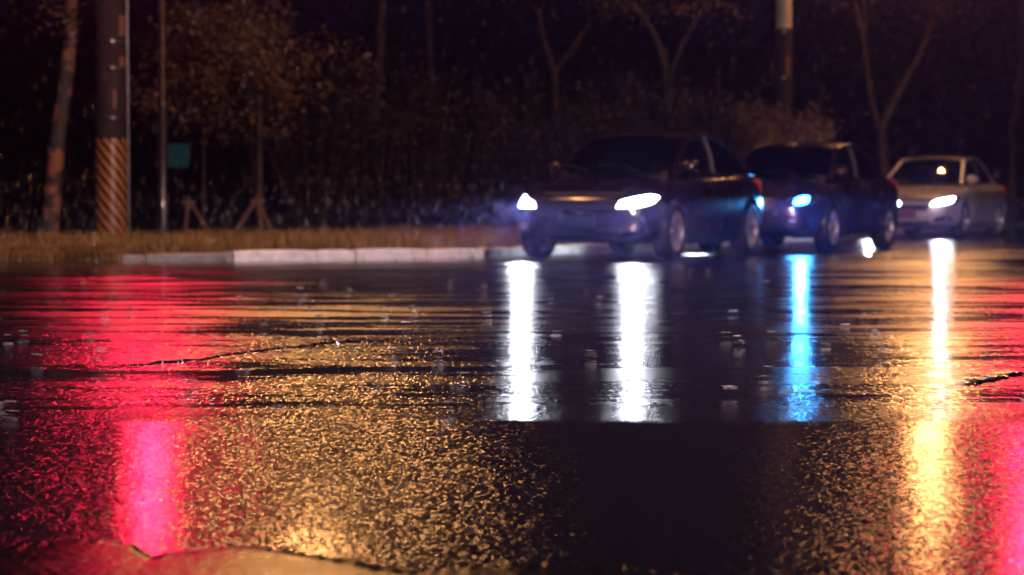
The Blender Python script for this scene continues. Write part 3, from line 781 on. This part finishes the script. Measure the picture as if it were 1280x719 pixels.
car3 = dict({k_: v_ for k_, v_ in car2.items() if not k_.endswith('_r')} | dict(tail_r=car2['tail_r']), wb=2.74, st=st3, paint=M['paint_white'], chrome_roofline=False, chrome_handle=True, plate=pmat('number_plate_red', (.30, .10, .14), .3, var=.1), antenna=None,
    gh=dict(belt=.99, A0=(.98, .72, .985), A1=(.25, .58, 1.40), m=(-.45, .585, 1.455), C1=(-1.2, .55, 1.385), C0=(-1.95, .60, 1.05), B0=(.80, .84), B3=(-1.68, .81), Bp=-.30, D1=-1.25, D1r=-1.05),
    front=[('grille', [(-.40, .50), (.40, .50), (.50, .70), (-.50, .70)], M['black_trim'], .004, .012),
           ('hood_trim', [(-.16, .735), (.16, .735), (.16, .765), (-.16, .765)], M['chrome'], .01, .01),
           ('lower_intake', [(-.46, .27), (.46, .27), (.42, .37), (-.42, .37)], M['black_trim'], .004, .01),
           ('*fog_intake', [(.52, .30), (.80, .33), (.76, .42), (.54, .38)], M['black_trim'], .004, .01)],
    plate_z=.46, hl=[(.46, .58), (.50, .66), (.78, .76), (.85, .74), (.80, .64), (.62, .58)], hl_lit=[(.47, .59), (.51, .645), (.66, .70), (.79, .73), (.78, .65), (.64, .60)],
    hl_mat=LIT3, hl_col=(.88, .94, 1.0), hl_W=70)
make_car('dark_car', centre_from_axle(1.04, 32.35, 23, 2.7), heading(23), 'nearest car, dark purple with blazing white headlights and chrome window trim', car1)
make_car('dark_car', centre_from_axle(3.34, 37.12, 22.5, 2.76), heading(22.5), 'dark grey car with a blue headlight, between the two other cars', car2)
make_car('white_car', centre_from_axle(7.27, 51.1, 22.5, 2.74), heading(22.5), 'white car farthest back, at the right behind the dark grey car', car3)

# ------------------------------------------------------------ POLES, LAMPS, SIGNALS
def street_lamp_head(parent, base, tip, W, name='unseen_street_lamp'):
    """arm and luminaire on a pole: real lamp, sodium light"""
    base = Vector(base); tip = Vector(tip); up = Vector((0, 0, .55))
    bm = bmesh.new(); tube(bm, [base, base.lerp(tip, .35) + up * .8, base.lerp(tip, .8) + up, tip + up * .75], [.05, .042, .036, .032], 8); bm_obj('lamp_arm', bm, M['steel'], parent)
    d = (tip - base); d.z = 0; d.normalize(); sd = Vector((-d.y, d.x, 0)); o = tip + up * .75
    bm = bmesh.new(); bmesh.ops.create_uvsphere(bm, u_segments=18, v_segments=10, radius=1)
    for v in bm.verts: v.co = o + d * (.30 + v.co.x * .38) + sd * v.co.y * .16 + Vector((0, 0, max(v.co.z, -.15) * .12))
    hd = bm_obj('lamp_head', bm, M['lamp_head'], parent)
    bm = bmesh.new(); bmesh.ops.create_uvsphere(bm, u_segments=14, v_segments=8, radius=1)
    for v in bm.verts: v.co = o + d * (.32 + v.co.x * .24) + sd * v.co.y * .12 + Vector((0, 0, -.02 + min(v.co.z, 0) * .07))
    bm_obj('lamp_glass', bm, emat('sodium_lens', WARM, 60), hd)
    c = o + d * .32 + Vector((0, 0, -.26))
    point('sodium_lamp', c, WARM, W, .13, parent)
def signal_head(parent, c, target, W, on='red'):
    c = Vector(c); f = (Vector(target) - c); f.z = 0; f.normalize(); sd = Vector((-f.y, f.x, 0)); Mx = Matrix(((f.x, sd.x, 0, c.x), (f.y, sd.y, 0, c.y), (0, 0, 1, c.z), (0, 0, 0, 1)))
    bm = bmesh.new(); box(bm, -.16, .06, -.19, .19, -.55, .55, .03, Mx); hb = bm_obj('signal_head', bm, M['signal'], parent)
    for k, nm in enumerate(('red', 'amber', 'green')):
        z = .36 - .36 * k
        bm = bmesh.new(); lathe(bm, [(.062, .14), (.085, .12), (.095, 0)], 24, 'x', (0, 0, z)); bm.transform(Mx)
        m_ = emat('signal_red_lit', RED, 45) if k == 0 else M['signal']
        bm_obj('signal_lens', bm, m_, hb)
        bm = bmesh.new(); n = 15
        a = [[bm.verts.new(Mx @ Vector((x, .155 * math.cos(R(-20 + 220 * i / n)), z + .155 * math.sin(R(-20 + 220 * i / n))))) for i in range(n + 1)] for x in (.05, .24)]
        for i in range(n): bm.faces.new((a[0][i], a[0][i + 1], a[1][i + 1], a[1][i]))
        bmesh.ops.solidify(bm, geom=bm.faces[:], thickness=.006); bm_obj('visor', bm, M['signal'], hb)
    q = Mx @ Vector((.12, 0, .36))
    area('signal_light', q, Mx @ Vector((10, 0, -1.2)), RED, W, .26, 170, parent)

# striped utility pole with its lamp
Yp = 37.6; xp = (139 - 640) / FPX * Yp
up = empty('utility_pole', (xp, Yp, .13)); tag(up, 'thick concrete pole with slanting orange and black warning stripes on its lower part', 'utility pole')
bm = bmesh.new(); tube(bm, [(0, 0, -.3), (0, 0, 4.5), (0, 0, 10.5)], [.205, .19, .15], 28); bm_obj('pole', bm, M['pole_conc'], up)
bm = bmesh.new(); lathe(bm, [(.0, .214), (1.36, .211)], 40, 'z'); bm_obj('striped_wrap', bm, M['stripe'], up)
bm = bmesh.new(); tube(bm, [(.236, -.03, 0), (.233, -.03, 1.0), (.225, -.03, 3.2), (.19, -.03, 8)], .024, 10); bm_obj('conduit', bm, M['steel'], up)
for z, hgt in ((1.62, .02), (2.28, .018), (2.62, .03)):
    bm = bmesh.new(); lathe(bm, [(z, .206), (z + .002, .212), (z + hgt, .212), (z + hgt + .002, .206)], 32, 'z'); tube(bm, [(-.02, -.22, z + hgt / 2), (.04, -.22, z + hgt / 2)], .018, 6); bm_obj('pole_band', bm, M['steel'], up)
for (a, z0, z1, wd) in ((-30, 2.70, 2.98, .7), (-32, 2.30, 2.43, .6), (-68, 1.75, 2.0, .2)):
    bm = bmesh.new(); n = 6; rows_ = []
    for z in (z0, z1): rows_.append([bm.verts.new((.2125 * math.cos(R(a) + wd * (i / n - .5)), .2125 * math.sin(R(a) + wd * (i / n - .5)), z + .012 * math.sin(i * 2.1))) for i in range(n + 1)])
    for i in range(n): bm.faces.new((rows_[0][i], rows_[0][i + 1], rows_[1][i + 1], rows_[1][i]))
    bmesh.ops.solidify(bm, geom=bm.faces[:], thickness=.002); bm_obj('notice', bm, M['paper'], up)
LAMP_L = Vector((-2.4, 32.2, 8.0))
street_lamp_head(up, (0.05, -.1, 7.3), (LAMP_L.x - xp, LAMP_L.y - Yp, LAMP_L.z - .2), 900)

# right utility pole with lamp
Yq = 56.0; xq = (979 - 640) / FPX * Yq
uq = empty('utility_pole', (xq, Yq, .13)); tag(uq, 'pale concrete pole rising behind the rounded bush, lit orange near the top', 'utility pole')
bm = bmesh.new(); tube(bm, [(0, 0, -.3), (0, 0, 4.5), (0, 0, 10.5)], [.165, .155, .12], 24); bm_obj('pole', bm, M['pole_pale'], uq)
bm = bmesh.new(); lathe(bm, [(1.0, .167), (1.002, .171), (3.93, .166), (3.932, .158)], 28, 'z'); bm_obj('unlit_sleeve', bm, M['pole_conc'], uq)  # dark sleeve puts the unlit stretch below the lamplit top into colour
bm = bmesh.new(); n = 5
rows_ = [[bm.verts.new((.173 * math.cos(R(-65) + .55 * (i / n - .5)), .173 * math.sin(R(-65) + .55 * (i / n - .5)), z)) for i in range(n + 1)] for z in (3.0, 3.38)]
for i in range(n): bm.faces.new((rows_[0][i], rows_[0][i + 1], rows_[1][i + 1], rows_[1][i]))
bmesh.ops.solidify(bm, geom=bm.faces[:], thickness=.002); bm_obj('notice', bm, M['paper'], uq)
for z in (2.95, 3.85, 5.2):
    bm = bmesh.new(); lathe(bm, [(z, .168), (z + .001, .173), (z + .03, .173), (z + .031, .168)], 24, 'z'); bm_obj('pole_band', bm, M['steel'], uq)
street_lamp_head(uq, (0.05, -.1, 7.2), (7.9 - xq, 55.4 - Yq, 7.5), 820)

# thin steel pole carrying the left signal
Ys = 36.6; xs_ = (204 - 640) / FPX * Ys
sp = empty('traffic_signal', (xs_, Ys, .13)); tag(sp, 'thin dark steel signal pole standing just right of the striped pole', 'traffic signal')
bm = bmesh.new(); tube(bm, [(0, 0, -.2), (0, 0, 1.75), (0, 0, 1.76), (0, 0, 6.2)], [.062, .06, .052, .046], 14); lathe(bm, [(0, .12), (.03, .12), (.05, .07)], 16, 'z'); bm_obj('pole', bm, M['dark_steel'], sp)
bm = bmesh.new(); lathe(bm, [(1.72, .062), (1.74, .068), (1.80, .068), (1.82, .055)], 16, 'z'); bm_obj('pole_collar', bm, M['dark_steel'], sp)
bm = bmesh.new(); tube(bm, [(0, 0, 6.0), (-.03, -.2, 6.05)], .03, 8); bm_obj('signal_arm', bm, M['dark_steel'], sp)
signal_head(sp, (-.13, -.4, 5.35), (2.2, -36, 5), 120)
# second signal: on the same side, hung lower beside it for the kerb lane
sp2 = empty('traffic_signal', (8.45, 33.0, 0.0)); tag(sp2, 'signal post at the far right, outside the picture, showing red', 'traffic signal')
bm = bmesh.new(); tube(bm, [(0, 0, -.2), (0, 0, 6.4)], [.09, .07], 14); bm_obj('pole', bm, M['dark_steel'], sp2)
bm = bmesh.new(); tube(bm, [(0, 0, 6.2), (-1.2, 0, 6.4), (-2.6, 0, 6.45)], [.06, .05, .04], 10); bm_obj('signal_arm', bm, M['dark_steel'], sp2)
signal_head(sp2, (-2.35, -.25, 5.75), (-9, -33, 5), 165)

# added, unseen white lamp on the right, put in to light kerb and verge
wp = empty('unseen_street_lamp', (6.3, 14.0, 0)); tag(wp, 'added lamp post outside the picture on the right, lighting kerb and verge', 'street lamp')
bm = bmesh.new(); tube(bm, [(0, 0, -.2), (0, 0, 3), (0, 0, 6.4)], [.10, .08, .06], 14); bm_obj('pole', bm, M['dark_steel'], wp)
bm = bmesh.new(); tube(bm, [(0, 0, 6.3), (-.6, .1, 6.7), (-1.5, .2, 6.75)], .04, 8); bm_obj('lamp_arm', bm, M['dark_steel'], wp)
bm = bmesh.new(); box(bm, -2.1, -1.45, .05, .35, 6.68, 6.80, .03); hd = bm_obj('lamp_head', bm, M['lamp_head'], wp)
bm = bmesh.new(); box(bm, -2.05, -1.5, .08, .32, 6.66, 6.676); bm_obj('lamp_glass', bm, emat('added_lamp_lens', (1, .8, .75), 40), hd)
point('added_white_lamp', (-1.78, .2, 6.45), (1, .66, .66), 11500, .12, wp)

# far lit sign between the thin pole and the shrubs
c = P(222, 195, 90)
sg = empty('lit_sign', (c.x, c.y, .14)); tag(sg, 'small dim teal lit sign far off behind the thin pole', 'sign')
bm = bmesh.new(); box(bm, -.34, .34, -.08, .0, c.z - .14 - .36, c.z - .14 + .36, .03); bm_obj('sign_face', bm, emat('teal_sign_glow', (.10, .42, .44), .045), sg)
bm = bmesh.new(); box(bm, -.38, .38, .003, .14, c.z - .14 - .40, c.z - .14 + .40, .02); tube(bm, [(0, .06, 0), (0, .06, c.z - .5)], .05, 8); bm_obj('sign_box', bm, M['dark_steel'], sg)

# ------------------------------------------------------------ VEGETATION
def leaf_mesh(name, centres, size, aspect=.5, up_bias=0.0):
    n = len(centres); ctr = np.asarray(centres)
    a = RNG.normal(size=(n, 3)); a[:, 2] += up_bias; a /= np.linalg.norm(a, axis=1, keepdims=True)
    b = RNG.normal(size=(n, 3)); b = np.cross(a, b); b /= np.linalg.norm(b, axis=1, keepdims=True)
    nn = np.cross(a, b)
    L = (size * RNG.uniform(.6, 1.3, size=(n, 1))); W = L * aspect * .5
    v0 = ctr; v1 = ctr + a * L * .5 + b * W + nn * L * .08; v2 = ctr + a * L; v3 = ctr + a * L * .5 - b * W + nn * L * .08
    V = np.stack([v0, v1, v2, v3], 1).reshape(-1, 3); base = np.arange(n)[:, None] * 4
    F = np.concatenate([base + np.array([[0, 1, 2]]), base + np.array([[0, 2, 3]])], 0)
    return np_mesh(name, V, F)
def grow(bm, p, d, L, r, depth, tips, seg=6, spread=.6, droop=0., rnd=random):
    """a limb that tapers, bends and forks"""
    pts = [Vector(p)]; dd = Vector(d).normalized(); n = 5; rads = [r]
    for k in range(n):
        dd = (dd + Vector((rnd.uniform(-.16, .16), rnd.uniform(-.16, .16), rnd.uniform(-.08, .10) - droop))).normalized()
        pts.append(pts[-1] + dd * L / n); rads.append(r * (1 - .42 * (k + 1) / n))
        if depth <= 1: tips.append(pts[-1].copy())
    tube(bm, pts, rads, seg)
    if depth <= 0: return
    for k in range(rnd.choice([2, 3, 3])):
        f = rnd.uniform(.45, 1.) if k else 1.; q = pts[0].lerp(pts[-1], f) if f < 1 else pts[-1]
        i = min(int(f * n), n); q = pts[i]
        nd = (dd + Vector((rnd.uniform(-spread, spread), rnd.uniform(-spread, spread), rnd.uniform(-.15, .5)))).normalized()
        grow(bm, q, nd, L * rnd.uniform(.6, .8), rads[i] * .62, depth - 1, tips, max(4, seg - 1), spread, droop, rnd)
def tree(name, label, base, trunk, r0, seed, leafn=9000, lsize=.07, mat='leaf_dark', bark='bark_dark', depth=3, L=1.3, clump=.35, forks=None, group=None, cat='tree', z_min=None, droop=0., crown_c=None):
    rnd = random.Random(seed); base = Vector(base)
    root = empty(name, base); tag(root, label, cat, group)
    bm = bmesh.new(); pts = [Vector(p) - base for p in trunk]
    pts = [Vector(a) for a in catmull(pts, .25)]
    rads = [r0 * (1.25 if i == 0 else 1) * (1 - .35 * i / len(pts)) for i in range(len(pts))]
    tube(bm, pts, rads, 10); tips = []
    for k, fk in enumerate(forks or [None] * 4):
        if fk is None:
            d = (pts[-1] - pts[-2]).normalized() + Vector((rnd.uniform(-.8, .8), rnd.uniform(-.8, .8), rnd.uniform(-.1, .6)))
            grow(bm, pts[-1], d, L, rads[-1] * .7, depth - 1, tips, 7, .7, droop, rnd)
        else:
            path, r = fk; q = [Vector(a) for a in catmull([Vector(p) - base for p in path], .25)]
            rr_ = [r * (1 - .35 * i / len(q)) for i in range(len(q))]
            tube(bm, q, rr_, 9)
            for _ in range(3):
                grow(bm, q[-1], (q[-1] - q[-2]).normalized() + Vector((rnd.uniform(-.7, .7), rnd.uniform(-.7, .7), rnd.uniform(-.1, .5))), L, rr_[-1] * .75, depth - 1, tips, 6, .7, droop, rnd)
    bm_obj('trunk', bm, M[bark], root)
    T = np.array([list(t) for t in tips])
    if crown_c is not None:
        cc = np.array([list(Vector(c) - base) for c in crown_c]); T = np.concatenate([T, cc])
    ci = RNG.integers(0, len(T), leafn); wgt = RNG.uniform(.5, 1.5, len(T))
    off = RNG.normal(size=(leafn, 3)) * clump * wgt[ci][:, None] * np.array([1, 1, .7])
    ctr = T[ci] + off
    if z_min is not None: ctr = ctr[ctr[:, 2] > z_min - base.z + RNG.normal(size=len(ctr)) * .12]
    link('crown', leaf_mesh('crown', ctr, lsize), M[mat], root)
    return root
def g3(px, Y): return Vector(((px - 640) / FPX * Y, Y, .12))

# left mottled tree
Yt = 38.5
tree('roadside_tree', 'leaning tree with pale mottled bark at the far left, leaves hanging at its top', g3(62, Yt),
     [P(60, 296, Yt), P(66, 250, Yt), P(72, 180, Yt), P(82, 110, Yt), P(88, 60, Yt), P(93, 0, Yt), P(96, -60, Yt)], .125, 11, 9000, .085, 'leaf', 'bark', 3, 1.2, .30, z_min=2.95,
     crown_c=[P(60, 8, Yt - .3), P(80, 20, Yt - .3), P(98, 22, Yt - .4), P(90, 5, Yt - .4), P(105, 40, Yt - .3), P(50, -10, Yt)])
# two staked saplings
def sapling(px, Y, top, seed, label, r=.055, leafn=9000, wide=1.0, trunk_lean=0):
    b = g3(px, Y)
    t = [b, P(px + trunk_lean, 240, Y), P(px + trunk_lean * 1.5, 165, Y), P(px + trunk_lean, 120, Y)]
    rnd = random.Random(seed)
    cc = [Vector((b.x + rnd.gauss(0, .55) * wide, Y + rnd.gauss(0, .6), rnd.uniform(1.6, top))) for _ in range(34)]
    tree('staked_sapling', label, b, t, r, seed, leafn, .09, 'leaf', 'bark_dark', 2, .8, .16, crown_c=cc, group='young trees on the verge', z_min=1.1)
sapling(325, 41.5, 3.0, 21, 'young tree with a reddish trunk and the three-legged stake, above the right stake', leafn=6500, wide=1.3)
sapling(255, 43.0, 2.6, 22, 'young tree just right of the teal sign, thinner trunk, over the left stake', .03, 6000)
def stakes(px, Y, hgt, legs, label):
    b = g3(px, Y); root = empty('tree_stake', b); tag(root, label, 'tree stake', 'wooden stakes round the young trees')
    for (dx, dy) in legs:
        bm = bmesh.new(); tube(bm, [(dx, dy, -.05), (-dx * .06, -dy * .06, hgt)], [.036, .03], 8); bm_obj('stake', bm, M['stake'], root)
    bm = bmesh.new(); box(bm, -.10, .10, -.05, .05, hgt * .84, hgt * .92, .01); bm_obj('tie', bm, M['stake'], root)
stakes(322, 41.2, .62, [(.28, -.2), (-.42, -.1), (.05, .35), (.12, -.35)], 'low wooden tripod stake round the reddish trunk, the right one')
stakes(236, 42.5, .60, [(.42, -.2), (-.05, -.2), (-.15, .3)], 'low wooden tripod stake right of the thin dark pole, the left one')

# shrubs of upright whips behind the verge
def shrub(px, Y, hgt, wid, seed, label, leafn=4200, mat='leaf_dark', lsize=.075, whips=26, name='tall_shrub'):
    rnd = random.Random(seed); b = g3(px, Y); root = empty(name, b); tag(root, label, 'shrub', 'shrubs behind the verge')
    bm = bmesh.new(); lc = []
    for k in range(whips):
        a = rnd.uniform(0, 6.28); q = rnd.random() ** .5 * wid * .5
        x0, y0 = .25 * q * math.cos(a), .25 * q * math.sin(a); h = hgt * rnd.uniform(.6, 1.05)
        pts = [(x0, y0, 0), (x0 + q * .45 * math.cos(a), y0 + q * .45 * math.sin(a), h * .4), (x0 + q * .8 * math.cos(a), y0 + q * .8 * math.sin(a), h * .8), (x0 + q * math.cos(a) + rnd.uniform(-.06, .06), y0 + q * math.sin(a), h)]
        tube(bm, pts, [.014, .010, .007, .004], 4)
        for t in np.linspace(.15, 1, 16):
            i = min(int(t * 3), 2); f = t * 3 - i
            lc.append([pts[i][j] * (1 - f) + pts[i + 1][j] * f for j in range(3)])
    bm_obj('stems', bm, M['bark_dark'], root, sm=False)
    T = np.array(lc); ci = RNG.integers(0, len(T), leafn); ctr = T[ci] + RNG.normal(size=(leafn, 3)) * np.array([.07, .07, .09])
    ctr[:, 2] = np.maximum(ctr[:, 2], .02)
    link('foliage', leaf_mesh('foliage', ctr, lsize, .42, .6), M[mat], root)
SH = [(395, 43, 2.6, 1.5, 'shrub of upright whips just right of the reddish sapling trunk'), (462, 44, 2.75, 1.4, 'tallest whip shrub, left of the open middle of the hedge'), (520, 44.5, 2.6, 1.3, 'whip shrub midway between the saplings and the left headlight'),
      (578, 45, 2.45, 1.4, 'whip shrub directly up and left of the left headlight glow'), (640, 46, 2.4, 1.5, 'whip shrub above the left headlight of the nearest car'), (705, 47, 2.5, 1.5, 'whip shrub behind the windshield of the nearest car, left one'),
      (768, 48, 2.6, 1.5, 'whip shrub behind the roof of the nearest car'), (832, 49.5, 2.7, 1.5, 'whip shrub behind the right end of the nearest car roof'), (893, 51, 2.6, 1.3, 'whip shrub behind the gap between the two dark cars')]
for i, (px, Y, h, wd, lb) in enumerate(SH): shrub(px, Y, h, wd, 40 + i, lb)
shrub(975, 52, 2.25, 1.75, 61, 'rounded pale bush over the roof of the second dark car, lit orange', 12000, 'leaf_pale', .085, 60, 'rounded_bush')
shrub(20, 41, 1.2, 1.8, 62, 'low tangled bush at the far left edge behind the leaning tree', 2500, 'leaf_dark', .05, 18, 'low_bush')

# trees behind
def fork(px1, py1, px2, py2, px3, py3, Y): return [P(px1, py1, Y), P(px2, py2, Y), P(px3, py3, Y)]
tree('background_tree', 'dim forked tree behind the hedge above the nearest car windshield', g3(693, 56), [P(694, 288, 56), P(697, 200, 56), P(694, 130, 56), P(693, 88, 56)], .11, 31, 9000, .10, depth=3, L=1.5, clump=.5,
     forks=[(fork(693, 90, 682, 60, 674, 20, 56), .075), (fork(693, 90, 715, 62, 735, 30, 56), .075)], group='trees behind the hedge', z_min=4.5)
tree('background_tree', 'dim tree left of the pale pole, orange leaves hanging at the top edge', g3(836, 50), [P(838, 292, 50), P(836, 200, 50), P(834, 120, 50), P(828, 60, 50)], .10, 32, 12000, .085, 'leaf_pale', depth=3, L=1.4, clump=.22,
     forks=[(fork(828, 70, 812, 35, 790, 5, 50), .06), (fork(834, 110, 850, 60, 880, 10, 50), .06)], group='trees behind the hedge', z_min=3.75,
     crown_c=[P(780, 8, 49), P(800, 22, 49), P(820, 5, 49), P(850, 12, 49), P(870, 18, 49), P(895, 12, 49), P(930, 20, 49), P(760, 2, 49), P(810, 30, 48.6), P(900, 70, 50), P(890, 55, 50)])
tree('background_tree', 'slender Y-trunked tree above the gap between dark grey and white cars', g3(1106, 60), [P(1106, 290, 60), P(1106, 210, 60), P(1101, 162, 60)], .145, 33, 9000, .10, depth=3, L=1.6, clump=.45,
     forks=[(fork(1101, 164, 1118, 125, 1146, 75, 60), .11), (fork(1101, 164, 1090, 130, 1080, 60, 60), .075)], group='trees behind the hedge', z_min=3.4, crown_c=[P(1240, 60, 60), P(1225, 50, 60), P(1180, 30, 60), P(1040, 60, 60), P(1060, 90, 60)])
tree('background_tree', 'tree trunk at the far right edge of the picture', g3(1262, 66), [P(1262, 290, 66), P(1266, 200, 66), P(1264, 170, 66), P(1272, 120, 66), P(1276, 60, 66), P(1275, -20, 66)], .13, 34, 9000, .11, depth=3, L=1.8, clump=.5,
     group='trees behind the hedge', z_min=4.6)
tree('background_tree', 'dim tall tree standing behind the whip shrubs left of the middle', g3(470, 54), [P(472, 288, 54), P(470, 150, 54), P(477, 40, 54), P(476, -20, 54)], .12, 35, 9000, .10, depth=3, L=1.6, clump=.5, group='trees behind the hedge', z_min=4.1)
tree('background_tree', 'dim tall tree just left of the middle, behind the hedge, thinner trunk', g3(545, 58), [P(548, 288, 58), P(543, 150, 58), P(537, 50, 58), P(536, -20, 58)], .09, 36, 9000, .10, depth=3, L=1.6, clump=.5, group='trees behind the hedge', z_min=4.4)
tree('background_tree', 'dim tree behind the young trees, its trunk rising over their crowns', g3(318, 50), [P(322, 288, 50), P(316, 120, 50), P(312, 40, 50), P(316, -20, 50)], .12, 37, 9000, .10, depth=3, L=1.6, clump=.5, group='trees behind the hedge', z_min=4.2)
# far dark woodland closing the view
fw = []
for k in range(46):
    px = -200 + k * 38 + random.uniform(-15, 15); Y = random.uniform(95, 125)
    fw.append((px, Y, random.uniform(5.5, 9.5), random.uniform(1.6, 3)))
lc = []
for px, Y, h, wd in fw:
    n = 1500; q = RNG.normal(size=(n, 3)) * np.array([wd * .55, wd * .5, h * .27]) + np.array([(px - 640) / FPX * Y, Y, h * .52]); q = q[q[:, 2] > .1]; lc.append(q)
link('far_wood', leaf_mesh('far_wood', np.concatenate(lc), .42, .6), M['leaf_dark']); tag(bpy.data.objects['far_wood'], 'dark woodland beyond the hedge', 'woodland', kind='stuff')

# grass on the verge
def grass():
    N = 42000
    ss = RNG.uniform(s_of(-11), s_of(-11) + 46, N); d = .15 + RNG.uniform(0, 1, N) ** 1.2 * 4.5
    nk = 9000; ss[:nk] = RNG.uniform(s_of(-10), s_of(-4.3), nk) - RNG.uniform(0, 1, nk) ** 3 * .2; d[:nk] = RNG.uniform(-.07, .2, nk)
    px = np.interp(ss, lens, [p.x for p in kline]); py = np.interp(ss, lens, [p.y for p in kline])
    qx = np.interp(ss + .1, lens, [p.x for p in kline]) - px; qy = np.interp(ss + .1, lens, [p.y for p in kline]) - py
    l = np.hypot(qx, qy); nx, ny = -qy / l, qx / l
    x = px + nx * d; y = py + ny * d
    clump = np.sin(x * 3.1) * np.sin(y * 2.3 + x) * .5 + .5
    h = (.06 + .10 * clump + .07 * RNG.uniform(0, 1, N)) * np.clip(d / .5, .45, 1) * 1.05; h[:nk] += .05
    a = RNG.uniform(0, 6.28, N); wd = RNG.uniform(.004, .008, N); ln = h * RNG.uniform(.2, .9, N)
    z = np.where(d < .14, .01, .075) + np.clip((d - .14) / .46, 0, 1) * .04 + np.clip((d - .6) / 1.9, 0, 1) * .025
    b = np.stack([x, y, z], 1); sd = np.stack([np.cos(a), np.sin(a), 0 * a], 1) * wd[:, None]; ld = np.stack([-np.sin(a), np.cos(a), 0 * a], 1)
    v0 = b - sd; v1 = b + sd; m = b + ld * (ln * .35)[:, None]; m[:, 2] += h * .65; v2 = m + sd * .7; v3 = m - sd * .7; v4 = b + ld * ln[:, None]; v4[:, 2] += h
    V = np.stack([v0, v1, v2, v3, v4], 1).reshape(-1, 3); o = np.arange(N)[:, None] * 5
    F = np.concatenate([o + [[0, 1, 2]], o + [[0, 2, 3]], o + [[3, 2, 4]]], 0)
    return tag(link('grass', np_mesh('grass', V, F), M['grass']), 'short yellowing grass on the verge behind the kerb', 'grass', kind='stuff')
grass()

# ------------------------------------------------------------ RAIN: falling drops and splashes on the road
def drops_mat():
    t = NT('rain_water')
    a = t.n('ShaderNodeBsdfTranslucent', inp={0: (.8, .85, .9, 1)}).outputs[0]; b = t.n('ShaderNodeBsdfGlossy', inp={0: (1, 1, 1, 1), 'Roughness': .2}).outputs[0]
    c = t.n('ShaderNodeMixShader', inp={0: .5, 1: a, 2: b}).outputs[0]
    return t.done(t.n('ShaderNodeMixShader', inp={0: .55, 1: t.n('ShaderNodeBsdfTransparent').outputs[0], 2: c}).outputs[0])
M['water'] = drops_mat()
N = 5000
Y = RNG.uniform(29, 48, N); X = (RNG.uniform(-60, 1340, N) - 640) / FPX * Y; Z = RNG.uniform(.02, 4.2, N) ** 1.0
Zl = RNG.uniform(.02, .9, N); Z = np.where(RNG.uniform(size=N) < .6, Zl, Z)
ln = RNG.uniform(.07, .16, N); r_ = .0023
ax = np.stack([X, Y, Z], 1); V = []
top = ax + np.stack([.09 * ln, 0 * ln, ln], 1)
for k in range(3):
    a = 2.094 * k; V.append(ax + np.array([r_ * math.cos(a), r_ * math.sin(a), 0]) + (top - ax) * .25)
V = np.stack([ax] + V + [top], 1).reshape(-1, 3); o = np.arange(N)[:, None] * 5
F = np.concatenate([o + np.array([f]) for f in ([0, 2, 1], [0, 3, 2], [0, 1, 3], [4, 1, 2], [4, 2, 3], [4, 3, 1])], 0)
tag(link('rain', np_mesh('rain', V, F), M['water']), 'fine falling rain caught in the headlights', 'rain', kind='stuff')
bm = bmesh.new(); rs = random.Random(5)
for k in range(130):
    yy = 8.9 + 24 * rs.random() ** 1.3; xx = (rs.uniform(-20, 1300) - 640) / FPX * yy
    sc = .5 + rs.random()
    for j in range(rs.choice([1, 2, 3, 4])):
        r = sc * rs.uniform(.0012, .0026) * (yy / 14); hgt = rs.uniform(.0, .05)
        mm = bmesh.ops.create_icosphere(bm, subdivisions=1, radius=r)
        for v in mm['verts']: v.co += Vector((xx + rs.uniform(-.03, .03), yy + rs.uniform(-.03, .03), hgt + r + road_z(xx, yy)))
bm_obj('rain_splashes', bm, M['water']); tag(bpy.data.objects['rain_splashes'], 'bright droplets splashing up from the wet road', 'splashes', kind='stuff')

# ------------------------------------------------------------ HAZE: rain-laden air
bm = bmesh.new(); box(bm, -140, 140, -6, 135, -1.6, 14)
t = NT('rain_haze')
pv = t.n('ShaderNodeVolumePrincipled', inp={'Color': (.30, .27, 1.0, 1), 'Density': .0017, 'Anisotropy': .95})
t.done(pv.outputs[0], 'Volume')
tag(bm_obj('haze', bm, t.m, sm=False), 'thin rain haze over the street', 'haze', kind='stuff')
